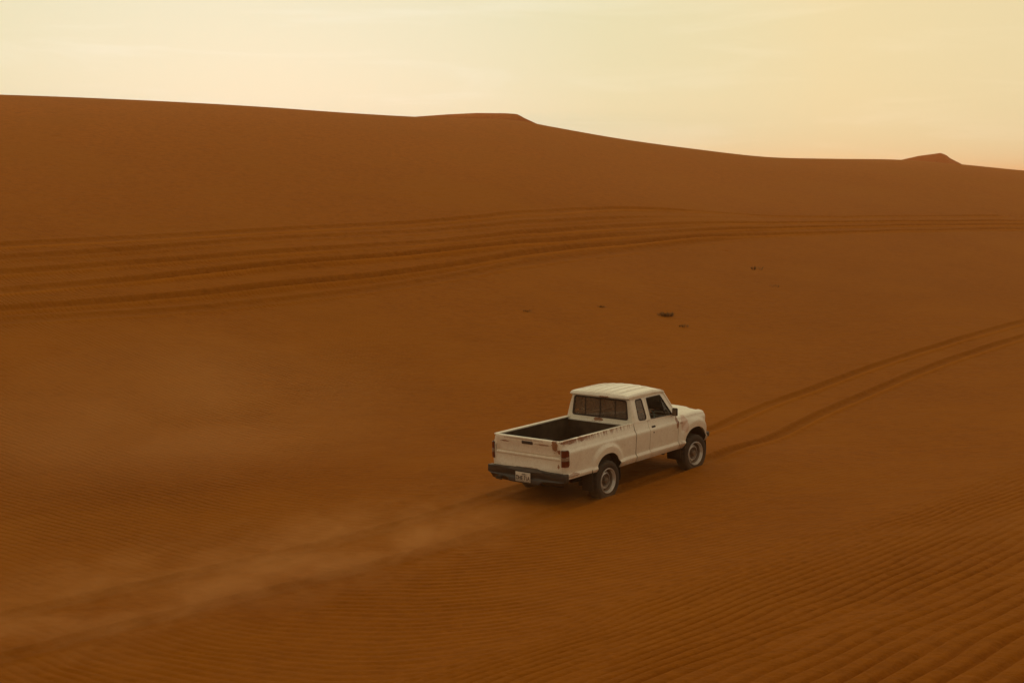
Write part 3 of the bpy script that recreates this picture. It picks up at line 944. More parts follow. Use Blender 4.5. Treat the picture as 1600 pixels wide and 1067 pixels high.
# ---- load bed
bm = bmesh.new()
add_box(bm, -1.18, 0.985, -0.73, 0.73, 0.795, 0.815)
for k in range(9): add_box(bm, -1.15, 0.95, -0.68 + k * 0.165, -0.62 + k * 0.165, 0.815, 0.827)
bed = link(from_bm(bm, 'bed_floor'), 'bed_floor', M['bed'], truck, 35)
bm = bmesh.new()
for s in (-1, 1):
    add_box(bm, -1.17, 0.985, s * 0.722, s * 0.742, 0.815, 1.262)
add_box(bm, 0.962, 0.985, -0.722, 0.722, 0.815, 1.235)
link(from_bm(bm, 'bed_inner_wall'), 'bed_inner_wall', M['bed'], truck, 35)
bm = bmesh.new()
for s in (-1, 1):
    n = 12; r0 = []; r1 = []
    for t in np.linspace(0, math.pi, n):
        r0.append(bm.verts.new((0.055 + 0.45 * math.cos(t), s * 0.72, 0.815 + 0.17 * math.sin(t)))); r1.append(bm.verts.new((0.055 + 0.45 * math.cos(t), s * 0.52, 0.815 + 0.17 * math.sin(t))))
    for k in range(n - 1): bm.faces.new((r0[k], r0[k + 1], r1[k + 1], r1[k]))
    bm.faces.new(r1)
link(from_bm(bm, 'wheel_arch_cover'), 'wheel_arch_cover', M['bed'], truck, 35)
bm = bmesh.new(); add_box(bm, 0.955, 1.000, -0.735, 0.735, 1.225, 1.262)
link(from_bm(bm, 'bed_rail'), 'bed_rail', M['paint'], truck, 35, 0, 0.008)

# ---- back of the cab
bx = lambda z: 1.018 + (z - 1.27) * 0.055
rwin = [(-0.662, 1.330), (-0.618, 1.705), (0.618, 1.705), (0.662, 1.330)]
rr_ = round_poly(rwin, 0.055)
fb = lambda a, b_, d=0.0: (bx(b_) + d, a, b_)
bm = bmesh.new()
holed(bm, [(-0.785, 0.85), (-0.785, 1.20), (-0.770, 1.27), (-0.712, 1.50), (-0.630, 1.735), (0.630, 1.735), (0.712, 1.50), (0.770, 1.27), (0.785, 1.20), (0.785, 0.85)], [rr_], fb)
cabback = paint_part('cab_back', bm, ref=(2, 0, 1.4))
bm = bmesh.new(); add_ring(bm, round_poly(inset_poly(rwin, -0.004), 0.058), round_poly(inset_poly(rwin, 0.024), 0.04), fb, -0.007, 0.02)
rw = link(from_bm(bm, 'rear_window'), 'rear_window', M['seam'], cabback, 40)
for y0, y1 in ((-0.645, -0.356), (-0.356, 0.0), (0.0, 0.352), (0.352, 0.645)):
    k0 = 0.028
    bm = bmesh.new()
    za, zb_ = 1.345, 1.692
    ya0 = y0 + (0.030 if y0 < -0.5 else 0.004); yb1 = y1 - (0.030 if y1 > 0.5 else 0.004)
    holed(bm, [(ya0 - (0.02 if y0 < -0.5 else 0), za), (ya0, zb_), (yb1, zb_), (yb1 + (0.02 if y1 > 0.5 else 0), za)], [], lambda a, b_: fb(a, b_, 0.010))
    link(from_bm(bm, 'pane'), 'pane', M['glass'], rw, 0)
for y in (-0.356, 0.0, 0.352):
    bm = bmesh.new(); w_ = 0.0075 if y else 0.010
    va = [fb(y - w_, 1.352, 0.0), fb(y + w_, 1.352, 0.0), fb(y + w_, 1.694, 0.0), fb(y - w_, 1.694, 0.0)]
    a = [bm.verts.new(p) for p in va]; b2 = [bm.verts.new((p[0] + 0.02, p[1], p[2])) for p in va]
    bm.faces.new(a); bm.faces.new(b2[::-1])
    for k in range(4): bm.faces.new((a[k], a[(k + 1) % 4], b2[(k + 1) % 4], b2[k]))
    bmesh.ops.recalc_face_normals(bm, faces=bm.faces)
    link(from_bm(bm, 'window_bar'), 'window_bar', M['seam'], rw, 35)

# ---- roof
bm = bmesh.new()
def roof_z(x, y):
    ex = min((x - 0.985) / 0.20, (2.255 - x) / 0.34, 1.0); ex = max(ex, 0)
    ey = min((0.705 - abs(y)) / 0.13, 1.0); ey = max(ey, 0)
    e1 = max(0, min((x - 0.985) / 0.035, (2.255 - x) / 0.22, 1.0)); e2 = max(0, min((0.705 - abs(y)) / 0.040, 1.0))
    fx = 1 - (1 - e1) ** 2.4; fy = 1 - (1 - e2) ** 2.4
    z = 1.750 + 0.040 * min(fx, fy) + 0.062 * (1 - (y / 0.705) ** 2) * (1 - (1 - ex) ** 1.8) + 0.006 * min(e1, e2) + 0.012 * math.sin(math.pi * min(max((x - 1) / 1.25, 0), 1))
    # lengthwise ribs
    if abs(y) < 0.56:
        q = ((y + 0.56) / 0.187) % 1.0
        valley = math.exp(-((q - 0.5) / 0.13) ** 2)
        z -= 0.020 * valley * min(ex * 1.3, 1) * min(1, (0.56 - abs(y)) / 0.04)
    return z
xsr = [0.985, 0.988, 0.995, 1.01, 1.03, 1.06, 1.10, 1.15, 1.20] + list(np.linspace(1.28, 1.9, 10)) + [1.98, 2.05, 2.12, 2.17, 2.21, 2.235, 2.25, 2.255]
ysr = [-0.705, -0.703, -0.698, -0.69, -0.675, -0.65, -0.615, -0.585] + list(np.linspace(-0.56, 0.56, 97)) + [0.585, 0.615, 0.65, 0.675, 0.69, 0.698, 0.703, 0.705]
pv = None
for x in xsr:
    pin = 1.0 - 0.035 * max(0, (x - 1.9) / 0.355) ** 2 - 0.02 * max(0, (1.1 - x) / 0.115) ** 2
    row = [bm.verts.new((x + 0.035 * (1 - (y / 0.7) ** 2) * max(0, (x - 1.9) / 0.355), y * pin, roof_z(x, y) - 0.02 * max(0, (x - 1.9) / 0.355))) for y in ysr]
    if pv:
        for k in range(len(row) - 1): bm.faces.new((pv[k], row[k], row[k + 1], pv[k + 1]))
    pv = row
paint_part('roof', bm, 0.02, ref=(1.6, 0, 1.0))
# deep band round the roof over the rear window
bm = bmesh.new(); pv = None
path = [(2.16, -0.686), (1.6, -0.703), (1.10, -0.703)] + [(1.045 - 0.055 * math.sin(t), -0.648 - 0.055 * math.cos(t)) for t in np.linspace(0.2, math.pi / 2, 5)]
path = path + [(0.988, y) for y in np.linspace(-0.6, 0.6, 9)] + [(x, -y) for x, y in path[::-1]]
for x, y in path:
    e_ = 0.004
    row = []
    for z, o_ in ((1.722, -0.022), (1.728, 0.0), (1.750, 0.002), (1.774, 0.001)):
        cx = 1.5; rear_ = x < 1.08
        zz = z
        l_ = math.hypot(x - 1.5, y)
        k = 1 + o_ / 0.7
        row.append(bm.verts.new((1.5 + (x - 1.5) * k + (0.012 if rear_ else 0), y * k, zz)))
    if pv:
        for k in range(3): bm.faces.new((pv[k], row[k], row[k + 1], pv[k + 1]))
    pv = row
paint_part('roof_band', bm, 0.012, ref=(1.5, 0, 1.6))

# ---- windscreen, cowl, hood, nose
bm = bmesh.new()
wsx = lambda z: 2.53 - (z - 1.245) * (2.53 - 2.215) / (1.725 - 1.245)
wwin = [(-0.690, 1.275), (-0.610, 1.695), (0.610, 1.695), (0.690, 1.275)]
fw_ = lambda a, b_, d=0.0: (wsx(b_) + d, a, b_)
holed(bm, [(-0.765, 1.235), (-0.655, 1.735), (0.655, 1.735), (0.765, 1.235)], [round_poly(wwin, 0.05)], fw_)
ws = paint_part('windscreen_frame', bm, 0.02, ref=(1.5, 0, 1.3))
bm = bmesh.new(); add_ring(bm, round_poly(wwin, 0.05), round_poly(inset_poly(wwin, 0.02), 0.04), fw_, -0.014, 0.006)
link(from_bm(bm, 'window_seal'), 'window_seal', M['black'], ws, 35)
bm = bmesh.new(); holed(bm, round_poly(inset_poly(wwin, 0.01), 0.04), [], lambda a, b_: fw_(a, b_, -0.008))
link(from_bm(bm, 'pane'), 'pane', M['glass_clear'], ws, 0)
bm = bmesh.new(); add_box(bm, 2.44, 2.58, -0.72, 0.72, 1.195, 1.232)
link(from_bm(bm, 'cowl'), 'cowl', M['black'], truck, 35, 0, 0.008)
bm = bmesh.new(); pv = None
for x in list(np.linspace(2.575, 3.40, 16)) + [3.45, 3.49, 3.52, 3.54, 3.548]:
    nose = max(0, (x - 3.40) / 0.148)
    row = []
    for y in np.linspace(-0.694, 0.694, 33):
        a = abs(y)
        z = 1.213 + 0.042 * (1 - (y / 0.70) ** 2) + 0.016 * smooth(0.50, 0.44, a) * smooth(2.6, 2.75, x) - 0.012 * smooth(0.66, 0.694, a)
        z = float(z) - 0.028 * (x - 2.575) - 0.062 * nose ** 2.6
        row.append(bm.verts.new((x - 0.02 * (a / 0.7) ** 3 * nose, y, z)))
    if pv:
        for k in range(len(row) - 1): bm.faces.new((pv[k], row[k], row[k + 1], pv[k + 1]))
    pv = row
paint_part('hood', bm, 0.018, ref=(3.0, 0, 0.7))
bm = bmesh.new()
holed(bm, round_poly([(-0.74, 0.74), (-0.74, 1.115), (0.74, 1.115), (0.74, 0.74)], 0.03), [round_poly([(-0.70, 0.84), (-0.70, 1.06), (0.70, 1.06), (0.70, 0.84)], 0.03)], lambda a, b_: (3.545 - 0.02 * (a / 0.7) ** 2, a, b_))
nose = paint_part('nose_panel', bm, 0.02, ref=(2, 0, 0.9))
for k in range(8):
    bm = bmesh.new(); add_box(bm, 3.50, 3.53, -0.43, 0.43, 0.852 + k * 0.027, 0.862 + k * 0.027)
    link(from_bm(bm, 'grille_bar'), 'grille_bar', M['black'], nose, 0)
for s in (-1, 1):
    bm = bmesh.new(); add_box(bm, 3.49, 3.535, s * 0.46, s * 0.68, 0.86, 1.04)
    hl = link(from_bm(bm, 'headlight'), 'headlight', M['chrome'], truck, 35, 0, 0.012)
    bm = bmesh.new(); add_box(bm, 3.535, 3.542, s * 0.475, s * 0.665, 0.875, 1.025)
    link(from_bm(bm, 'lens'), 'lens', M['glass_clear'], hl, 0)
    bm = bmesh.new(); add_box(bm, 3.50, 3.545, s * 0.69, s * 0.80, 0.86, 0.95)
    link(from_bm(bm, 'turn_lamp'), 'turn_lamp', M['amber'], truck, 35, 0, 0.008)
bm = bmesh.new()
add_box(bm, 3.575, 3.665, -0.80, 0.80, 0.61, 0.735)
for s in (-1, 1):
    add_box(bm, 3.50, 3.655, s * 0.79, s * 0.865, 0.625, 0.725)
link(from_bm(bm, 'front_bumper'), 'front_bumper', M['bumper'], truck, 35, 0, 0.02)

# ---- rear bumper with number plate
bm = bmesh.new()
outline = [(0.90, 0.705), (0.90, 0.575), (0.82, 0.560), (0.42, 0.545), (0.33, 0.465), (-0.33, 0.465), (-0.42, 0.545), (-0.82, 0.560), (-0.90, 0.575), (-0.90, 0.705), (-0.30, 0.70), (-0.24, 0.690), (0.24, 0.690), (0.30, 0.70)]
holed(bm, outline, [], lambda a, b_: (-1.345 + 0.05 * max(0, abs(a) - 0.7) / 0.2, a, b_))
orient(bm, (0, 0, 0.6))
bumper = link(from_bm(bm, 'rear_bumper'), 'rear_bumper', M['bumper'], truck, 35, 0.12, 0.012)
for s in (-1, 1):
    bm = bmesh.new(); add_box(bm, -1.335, -1.22, s * 0.40, s * 0.80, 0.705, 0.712)
    link(from_bm(bm, 'step_pad'), 'step_pad', M['black'], bumper, 35)
    bm = bmesh.new(); add_box(bm, -1.2, -0.9, s * 0.40, s * 0.46, 0.56, 0.64)
    link(from_bm(bm, 'bumper_bracket'), 'bumper_bracket', M['dark'], bumper, 35)
bm = bmesh.new(); add_box(bm, -1.362, -1.348, -0.15, 0.19, 0.492, 0.668)
plate = link(from_bm(bm, 'number_plate'), 'number_plate', M['plate'], bumper, 35, 0, 0.003)
def letters(txt, size, y, z, parent, sx=1.0):
    cu = bpy.data.curves.new('txt', 'FONT'); cu.body = txt; cu.size = size; cu.extrude = 0.0015; cu.align_x = 'CENTER'; cu.offset = 0.0022
    to = bpy.data.objects.new('txt', cu); C.objects.link(to)
    bpy.context.view_layer.update()
    me = bpy.data.meshes.new_from_object(to.evaluated_get(bpy.context.evaluated_depsgraph_get()))
    bpy.data.objects.remove(to)
    me.materials.clear()
    # text plane faces backwards: letters read left to right from behind the truck
    mt = Matrix(((0, 0, -1, -1.3635), (-sx, 0, 0, y), (0, 1, 0, z), (0, 0, 0, 1)))
    me.transform(mt)
    return link(me, 'lettering', M['ink'], parent, 0)
letters('DHE 71A', 0.112, 0.02, 0.526, plate, 0.72)
letters('- A A -', 0.040, -0.01, 0.622, plate, 1.0)
bm = bmesh.new(); add_box(bm, -1.366, -1.362, -0.13, 0.17, 0.502, 0.507)
link(from_bm(bm, 'plate_line'), 'plate_line', M['ink'], plate, 0)

# ---- underbody
bm = bmesh.new()
for s in (-1, 1):
    add_box(bm, -1.15, 3.45, s * 0.40, s * 0.48, 0.50, 0.62)
for x in (-1.0, -0.4, 0.5, 1.3, 2.2, 3.3): add_box(bm, x, x + 0.06, -0.40, 0.40, 0.52, 0.60)
chassis = link(from_bm(bm, 'chassis'), 'chassis', M['dark'], truck, 35, 0, 0.006)
bm = bmesh.new(); add_box(bm, -1.15, 0.98, -0.72, 0.72, 0.70, 0.79); add_box(bm, 1.05, 2.5, -0.76, 0.76, 0.585, 0.625)
link(from_bm(bm, 'floor_pan'), 'floor_pan', M['dark'], truck, 35)
for x in (0.0, 3.045):
    bm = bmesh.new()
    add_tube(bm, [(x, -0.72, 0.375), (x, -0.2, 0.375), (x, -0.14, 0.375), (x, 0.10, 0.375), (x, 0.16, 0.375), (x, 0.72, 0.375)], [0.045, 0.045, 0.12, 0.12, 0.045, 0.045], 14)
    link(from_bm(bm, 'axle'), 'axle', M['dark'], truck, 35)
bm = bmesh.new()
for s in (-1, 1):
    add_box(bm, -0.65, 0.65, s * 0.52, s * 0.58, 0.41, 0.435); add_box(bm, -0.5, 0.5, s * 0.52, s * 0.58, 0.435, 0.455)
link(from_bm(bm, 'leaf_spring'), 'leaf_spring', M['dark'], truck, 35)
bm = bmesh.new()
add_tube(bm, [(2.3, -0.25, 0.45), (0.9, -0.28, 0.45), (0.5, -0.3, 0.52), (-0.3, -0.3, 0.55), (-0.8, 0.45, 0.50), (-1.24, 0.62, 0.47)], 0.028, 10)
add_tube(bm, [(1.6, -0.26, 0.45), (1.1, -0.27, 0.45)], 0.08, 12)
link(from_bm(bm, 'exhaust_pipe'), 'exhaust_pipe', M['dark'], truck, 35)
bm = bmesh.new(); add_box(bm, 1.1, 2.0, 0.05, 0.37, 0.38, 0.58)
link(from_bm(bm, 'fuel_tank'), 'fuel_tank', M['dark'], truck, 35, 0, 0.03)
bm = bmesh.new(); add_box(bm, -1.1, -0.6, -0.30, 0.35, 0.46, 0.60)
link(from_bm(bm, 'spare_carrier'), 'spare_carrier', M['dark'], truck, 35, 0, 0.03)
bm = bmesh.new(); add_box(bm, -1.40, -1.2, 0.52, 0.60, 0.50, 0.54); add_tube(bm, [(-1.38, 0.50, 0.49), (-1.38, 0.64, 0.50)], 0.02, 8)
link(from_bm(bm, 'tow_hook'), 'tow_hook', M['dark'], truck, 35, 0, 0.006)
for s in (-1, 1):
    bm = bmesh.new(); add_box(bm, -0.47, -0.455, s * 0.66, s * 0.90, 0.26 if s < 0 else 0.42, 0.66)
    link(from_bm(bm, 'mud_flap'), 'mud_flap', M['rubber'], truck, 35)
    bm = bmesh.new(); add_box(bm, 2.56, 2.575, s * 0.66, s * 0.86, 0.36, 0.60)
    link(from_bm(bm, 'mud_flap'), 'mud_flap', M['rubber'], truck, 35)

# ---- wheels
def wheel_meshes():
    bm = bmesh.new()
    RR = 0.382
    prof_ = [(0.236, -0.105), (0.262, -0.122), (0.30, -0.128), (0.335, -0.124), (0.358, -0.112), (0.372, -0.098), (RR, -0.075), (RR, -0.03), (RR, 0.03), (RR, 0.075), (0.372, 0.098), (0.358, 0.112), (0.335, 0.124), (0.30, 0.128), (0.262, 0.122), (0.236, 0.105)]
    def rm(j, k):
        if j in (5, 6, 9, 10): return -0.012 * ((k + (0 if j < 8 else 1)) // 2 % 2)
        if j in (7, 8): return -0.010 * ((k + 1) // 2 % 2)
        return 0
    add_lathe(bm, prof_, 96, -1, rm, True)
    bmesh.ops.recalc_face_normals(bm, faces=bm.faces)
    ty = from_bm(bm, 'tyre')
    for p in ty.polygons: p.use_smooth = True
    bm = bmesh.new()
    pr = [(0.238, 0.108), (0.236, 0.122), (0.226, 0.124), (0.218, 0.112), (0.212, 0.085), (0.203, 0.070), (0.195, 0.035), (0.188, 0.022), (0.170, 0.026), (0.150, 0.044), (0.125, 0.056), (0.105, 0.042), (0.095, 0.030), (0.060, 0.028), (0.0005, 0.028)]
    add_lathe(bm, pr, 48, -1)
    add_lathe(bm, [(0.238, 0.108), (0.21, 0.06), (0.20, -0.11)], 48, -1)
    orient(bm, (0, 0.3, 0))
    for f in bm.faces:
        c_ = f.calc_center_median(); rc_ = math.hypot(c_.x, c_.z)
        if rc_ < 0.122 or 0.165 < rc_ < 0.20: f.material_index = 2
    # ventilation holes as flat black ovals, the darkness inside put into the colour
    for k in range(8):
        a = 2 * math.pi * (k + 0.5) / 8
        c = Vector((0.158 * math.cos(a), -0.043, 0.158 * math.sin(a)))
        ring = [bm.verts.new(c + Vector((math.cos(a + 1.57) * 0.022 * math.cos(t) + math.cos(a) * 0.013 * math.sin(t), 0, math.sin(a + 1.57) * 0.022 * math.cos(t) + math.sin(a) * 0.013 * math.sin(t)))) for t in np.linspace(0, 2 * math.pi, 11)[:-1]]
        f = bm.faces.new(ring); f.material_index = 1
    rim = from_bm(bm, 'wheel')
    bm = bmesh.new()
    add_lathe(bm, [(0.058, 0.026), (0.058, 0.070), (0.050, 0.085), (0.030, 0.091), (0.0005, 0.092)], 24, -1)
    for k in range(6):
        a = 2 * math.pi * k / 6
        add_tube(bm, [(0.082 * math.cos(a), -0.026, 0.082 * math.sin(a)), (0.082 * math.cos(a), -0.050, 0.082 * math.sin(a))], 0.011, 6)
    bmesh.ops.recalc_face_normals(bm, faces=bm.faces)
    hub = from_bm(bm, 'hub')
    return ty, rim, hub
tyM, rimM, hubM = wheel_meshes()
proto = None
for x, s, steer in ((0.0, -1, 0), (3.045, -1, -5), (0.0, 1, 0), (3.045, 1, -5)):
    if proto is None:
        w = link(rimM, 'wheel', [M['rim'], M['black'], M['disc']], truck, 40)
        t_ = link(tyM, 'tyre', M['rubber'], w, 30)
        h_ = link(hubM, 'hub', M['rimdark'], w, 35)
        proto = (w, t_, h_)
    else:
        w = proto[0].copy(); C.objects.link(w); w.parent = truck
        for q in proto[1:]:
            c_ = q.copy(); C.objects.link(c_); c_.parent = w
    w.location = (x, s * 0.797, 0.377)
    w.rotation_euler = (0, R(random.uniform(0, 360)) , R(steer) if s < 0 else R(180 + steer))

# ---- cabin
def seat(y):
    bm = bmesh.new()
    add_box(bm, 1.32, 1.80, y - 0.25, y + 0.25, 0.80, 0.93)
    add_box(bm, 1.22, 1.34, y - 0.25, y + 0.25, 0.88, 1.40, Matrix.Rotation(R(-10), 3, 'Y'))
    st = link(from_bm(bm, 'seat'), 'seat', M['seat'], truck, 35, 0, 0.045)
    bm = bmesh.new(); add_box(bm, 1.15, 1.25, y - 0.14, y + 0.14, 1.43, 1.60)
    link(from_bm(bm, 'headrest'), 'headrest', M['seat'], st, 35, 0, 0.045)
seat(0.40); seat(-0.36)
bm = bmesh.new(); add_box(bm, 2.15, 2.47, -0.73, 0.73, 0.95, 1.215); add_box(bm, 2.13, 2.3, -0.56, -0.16, 1.0, 1.245)
link(from_bm(bm, 'dashboard'), 'dashboard', M['trim'], truck, 35, 0, 0.03)
bm = bmesh.new(); add_box(bm, 1.03, 2.2, -0.66, 0.66, 1.715, 1.725)
link(from_bm(bm, 'headliner'), 'headliner', M['trim'], truck, 35)
bm = bmesh.new()
sc, sr = Vector((2.085, -0.36, 1.185)), 0.185
tilt = Matrix.Rotation(R(28), 3, 'Y')
def spt(a, r=sr): return sc + tilt @ Vector((0, r * math.cos(a), r * math.sin(a)))
n = 32; rings = []
for k in range(n):
    a = 2 * math.pi * k / n; c = spt(a); o1 = (c - sc).normalized(); o2 = tilt @ Vector((1, 0, 0))
    rings.append([bm.verts.new(c + o1 * 0.013 * math.cos(b_) + o2 * 0.013 * math.sin(b_)) for b_ in np.linspace(0, 2 * math.pi, 9)[:-1]])
for k in range(n):
    for j in range(8): bm.faces.new((rings[k][j], rings[k][(j + 1) % 8], rings[(k + 1) % n][(j + 1) % 8], rings[(k + 1) % n][j]))
stw = link(from_bm(bm, 'steering_wheel'), 'steering_wheel', M['wheelteal'], truck, 35)
bm = bmesh.new()
for a in (0.1, math.pi - 0.1, -math.pi / 2): add_tube(bm, [tuple(sc), tuple(spt(a, sr - 0.008))], 0.014, 6)
add_tube(bm, [tuple(sc - tilt @ Vector((0.02, 0, 0))), tuple(sc + tilt @ Vector((0.35, 0, 0)))], [0.05, 0.03], 12)
link(from_bm(bm, 'steering_column'), 'steering_column', M['trim'], stw, 35)

# ------------------------------------------------------------------ driver
def skin_mesh(name, chains, extra_sub=1):
    """chains: lists of (point, radius) ; the first chain is the trunk, the others start at a point already placed"""
    vs_ = []; es = []; rad = []
    def idx(p):
        for i, q in enumerate(vs_):
            if (Vector(q) - Vector(p)).length < 1e-5: return i
        vs_.append(tuple(p)); return len(vs_) - 1
    for ch in chains:
        prev = None
        for p, r in ch:
            n0 = len(vs_); i = idx(p)
            if i == n0: rad.append(r if isinstance(r, tuple) else (r, r))
            if prev is not None and prev != i: es.append((prev, i))
            prev = i
    me = bpy.data.meshes.new(name); me.from_pydata(vs_, es, [])
    o = bpy.data.objects.new(name, me); C.objects.link(o)
    md = o.modifiers.new('skin', 'SKIN')
    for i, r in enumerate(rad): me.skin_vertices[0].data[i].radius = r
    # one root per island
    seen = set(); adj = {}
    for a, b_ in es: adj.setdefault(a, []).append(b_); adj.setdefault(b_, []).append(a)
    for i in range(len(vs_)):
        if i in seen: continue
        me.skin_vertices[0].data[i].use_root = True
        st = [i]
        while st:
            q = st.pop()
            if q in seen: continue
            seen.add(q); st += adj.get(q, [])
    sb = o.modifiers.new('sub', 'SUBSURF'); sb.levels = sb.render_levels = extra_sub + 1
    bpy.context.view_layer.update()
    res = bpy.data.meshes.new_from_object(o.evaluated_get(bpy.context.evaluated_depsgraph_get()))
    bpy.data.objects.remove(o)
    for p in res.polygons: p.use_smooth = True
    return res

hip = Vector((1.50, -0.36, 1.00))
def Lp(x, y, z): return (x - hip.x, y - hip.y, z - hip.z)
ch = [[(Lp(1.50, -0.36, 1.00), (0.16, 0.12)), (Lp(1.47, -0.36, 1.12), (0.145, 0.11)), (Lp(1.44, -0.36, 1.26), (0.165, 0.115)), (Lp(1.43, -0.36, 1.37), (0.13, 0.09)), (Lp(1.44, -0.36, 1.435), (0.055, 0.055)),
       (Lp(1.455, -0.36, 1.49), (0.06, 0.065)), (Lp(1.47, -0.36, 1.555), (0.077, 0.092)), (Lp(1.47, -0.36, 1.615), (0.068, 0.08)), (Lp(1.465, -0.36, 1.645), (0.03, 0.035))]]
for s_ in (-1, 1):
    y = -0.36
    hand = spt(math.radians(62) if s_ > 0 else math.radians(180 - 62))
    hand = tuple(Vector(hand) - Vector((0.03, 0, 0)))
    sh = (Lp(1.43, y, 1.37), 0.1)
    wr = Vector(hand) - Vector((0.075, 0, 0.012))
    ch.append([sh, (Lp(1.45, y + s_ * 0.175, 1.365), 0.062), (Lp(1.55, y + s_ * 0.235, 1.23), 0.046), (Lp(1.665, y + s_ * 0.24, 1.135), 0.042), (Lp(1.79, y + s_ * 0.22, 1.19), 0.036), (Lp(*wr), 0.025), (Lp(*hand), (0.036, 0.018))])
    ch.append([(Lp(1.50, y, 1.00), 0.1), (Lp(1.60, y + s_ * 0.10, 0.985), 0.088), (Lp(1.95, y + s_ * 0.13, 0.99), 0.062), (Lp(2.06, y + s_ * 0.12, 0.84), 0.054), (Lp(2.10, y + s_ * 0.12, 0.70), 0.042), (Lp(2.17, y + s_ * 0.12, 0.655), 0.036), (Lp(2.24, y + s_ * 0.12, 0.655), 0.03)])
    # fingers closed over the rim, thumb along its near side
    hv = Vector(hand)
    for k in range(4):
        o_ = Vector((0, (k - 1.5) * 0.019, 0)); ln = (0.036, 0.042, 0.040, 0.032)[k]
        p0 = hv + o_ + Vector((0.012, 0, 0.012))
        ch.append([(Lp(*p0), 0.0095), (Lp(*(p0 + Vector((ln, 0, 0.014)))), 0.009), (Lp(*(p0 + Vector((ln + 0.02, 0, -0.010)))), 0.008), (Lp(*(p0 + Vector((ln + 0.004, 0, -0.030)))), 0.007)])
    p0 = hv + Vector((-0.01, -s_ * 0.030, 0.0))
    ch.append([(Lp(*p0), 0.011), (Lp(*(p0 + Vector((0.026, -s_ * 0.014, 0.010)))), 0.010), (Lp(*(p0 + Vector((0.048, -s_ * 0.010, 0.012)))), 0.008)])
# nose and ears
ch.append([(Lp(1.545, -0.36, 1.56), 0.016), (Lp(1.572, -0.36, 1.545), 0.012)])
for s_ in (-1, 1): ch.append([(Lp(1.465, -0.36 + s_ * 0.072, 1.57), (0.008, 0.02)), (Lp(1.455, -0.36 + s_ * 0.088, 1.56), (0.006, 0.022))])
me = skin_mesh('person', ch)
for m_ in (M['skin'], M['shirt'], M['trouser']): me.materials.append(m_)
for p in me.polygons:
    c = p.center
    if c.z < 0.06 and not (c.x > 0.1 and c.z > 0.07): mi = 2
    elif c.z > 0.425 and abs(c.y) < 0.1: mi = 0
    elif c.x > 0.40 and c.z > 0.1: mi = 0
    else: mi = 1
    p.material_index = mi
person = bpy.data.objects.new('person', me); C.objects.link(person)
person.matrix_world = truck.matrix_world @ Matrix.Translation(hip)
person['label'] = 'driver in dark clothes seated in the truck cab with both hands on the steering wheel'
person['category'] = 'person'
bm = bmesh.new()
bmesh.ops.create_icosphere(bm, subdivisions=3, radius=1.0)
for v in bm.verts:
    v.co = Vector((v.co.x * 0.098, v.co.y * 0.086, v.co.z * 0.092))
    v.co *= 1 + 0.04 * math.sin(v.co.x * 90) * math.sin(v.co.y * 80 + v.co.z * 60)
    if v.co.x > 0.03: v.co.z = max(v.co.z, 0.045)
    v.co += Vector((-0.045, 0, 0.585))
link(from_bm(bm, 'hair'), 'hair', M['hair'], person, 0)

# ------------------------------------------------------------------ desert shrubs on the slope
def shrub(px, py, size, n, label, seed):
    rnd = random.Random(seed)
    x, y = world_pt(px, py)
    z = float(terrain(np.array([[x]]), np.array([[y]]))[0][0, 0])
    bm = bmesh.new()
    for k in range(n):
        a = rnd.uniform(0, 2 * math.pi); r0 = size * 0.45 * math.sqrt(rnd.random()); lean = rnd.uniform(0.2, 1.1)
        hgt = size * rnd.uniform(0.25, 0.5); w = size * 0.012 + 0.006
        p = Vector((r0 * math.cos(a) * 1.3, r0 * math.sin(a), -0.03))
        d = Vector((math.cos(a) * lean, math.sin(a) * lean, 1)).normalized()
        sd = Vector((-math.sin(a + rnd.uniform(-1, 1)), math.cos(a), 0)).normalized() * w
        q = p + d * hgt * 0.6; t = p + d * hgt + Vector((0, 0, -0.1 * hgt * lean))
        vv = [bm.verts.new(c) for c in (p - sd, p + sd, q + sd * 0.7, q - sd * 0.7, t)]
        bm.faces.new(vv[:4]); bm.faces.new((vv[3], vv[2], vv[4]))
    o = link(from_bm(bm, 'desert_shrub'), 'desert_shrub', M['shrub'], None, 0)
    o.location = (x, y, z)
    o['label'] = label; o['category'] = 'shrub'; o['group'] = 'desert shrubs on the slope beyond the truck'
shrub(1041, 493, 0.42, 150, 'darkest low desert shrub, alone on the slope above the truck cab', 1)
shrub(1068, 510, 0.3, 50, 'tiny faint shrub just below and right of the darkest shrub', 2)
shrub(1180, 420, 0.5, 34, 'pale sparse shrub highest on the slope, below the old tyre tracks', 3)
shrub(1210, 447, 0.3, 36, 'small shrub just below and right of the pale highest one', 4)
shrub(940, 479, 0.26, 40, 'tiny dry tuft left of the darkest shrub, above the truck', 5)
shrub(822, 486, 0.26, 40, 'leftmost tiny dry tuft on the slope above the truck bed', 6)

# ------------------------------------------------------------------ dust and air
def dust_material(name, dens, col, nscale, sc, lo, hi, aniso=0.0):
    m = bpy.data.materials.new(name); m.use_nodes = True
    t = m.node_tree; t.nodes.clear(); g = G(t)
    o = g.n('ShaderNodeOutputMaterial'); v = g.n('ShaderNodeVolumePrincipled')
    v.inputs['Color'].default_value = (*col, 1); v.inputs['Anisotropy'].default_value = aniso
    P = g.obj(); s = g.sep(P)
    # object space runs from -1 to 1: soft ellipsoidal fall-off, thick near the sand
    rr = g.n('ShaderNodeVectorMath', operation='LENGTH'); g.l(P, rr.inputs[0])
    fall = g.ramp(rr.outputs['Value'], 1.0, 0.15, 0.0, 1.0)
    nz_ = g.ramp(g.noise(P, nscale, 5, 0.6, 0.6, sc=sc), lo, hi, 0.0, 1.0)
    g.l(g.math('MULTIPLY', g.math('MULTIPLY', fall, nz_), dens), v.inputs['Density'])
    g.l(v.outputs[0], o.inputs['Volume'])
    return m
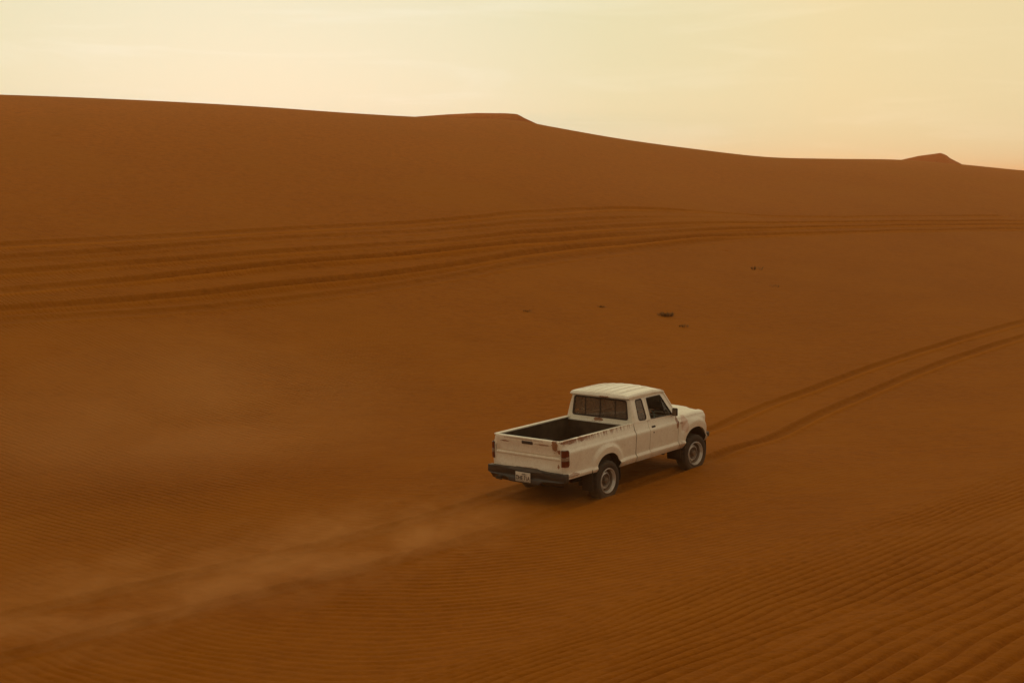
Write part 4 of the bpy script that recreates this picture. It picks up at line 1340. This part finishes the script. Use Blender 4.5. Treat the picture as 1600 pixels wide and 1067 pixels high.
def dust(loc, scale, rotz, m, label):
    bm = bmesh.new(); bmesh.ops.create_icosphere(bm, subdivisions=3, radius=1.03)
    o = link(from_bm(bm, 'dust_cloud'), 'dust_cloud', m, None, 0)
    o.location = loc; o.scale = scale; o.rotation_euler = (0, 0, rotz)
    o['kind'] = 'stuff'; o['label'] = label; o['category'] = 'dust'
    return o
DUSTC = (0.88, 0.50, 0.19)
p2 = world_pt(130, 1015); p0 = world_pt(560, 905)
dust((p0[0], p0[1], 0.35), (5.0, 1.9, 0.95), R(51), dust_material('thick trailing dust', 0.45, DUSTC, 2.6, (2.2, 1.0, 1.3), 0.43, 0.66), 'thick dust trail hanging over the ruts just behind the truck')
dust((p2[0] + 0.3, p2[1] + 0.4, 0.30), (6.0, 2.2, 1.0), R(49), dust_material('thin trailing dust', 0.46, DUSTC, 2.6, (2.4, 1.0, 1.3), 0.43, 0.68), 'thinner end of the dust trail drifting over the ruts at lower left')
for (lx, ly, sx, dn, lb) in ((-0.35, -0.85, 1.0, 0.38, 'puff of dust around the near rear wheel of the truck'), (-0.5, 0.75, 1.0, 0.38, 'puff of dust around the far rear wheel of the truck'), (3.0, -0.95, 0.75, 0.4, 'small puff of dust around the near front wheel of the truck')):
    w_ = truck.matrix_world @ Vector((lx, ly, 0.12))
    dust(w_, (sx, 0.62, 0.38), TH, dust_material('wheel dust', dn, DUSTC, 2.2, (1.4, 1.0, 1.0), 0.30, 0.7), lb)
dust((-7.0, 28.5, 0.9), (6.5, 5.0, 2.6), R(20), dust_material('drifting veil of dust', 0.15, DUSTC, 1.6, (1, 1, 1), 0.30, 0.75), 'faint veil of dust drifting over the sand left of the truck')

m = bpy.data.materials.new('desert air haze'); m.use_nodes = True
t = m.node_tree; t.nodes.clear(); g = G(t)
o_ = g.n('ShaderNodeOutputMaterial'); v_ = g.n('ShaderNodeVolumePrincipled')
v_.inputs['Color'].default_value = (1.0, 0.57, 0.28, 1); v_.inputs['Density'].default_value = 0.0010; v_.inputs['Anisotropy'].default_value = 0.6
g.l(v_.outputs[0], o_.inputs['Volume'])
bm = bmesh.new(); add_box(bm, -6500, 6500, -6500, 6500, -12, 14.6)
haze = link(from_bm(bm, 'haze'), 'haze', m, None, 0); haze['kind'] = 'stuff'
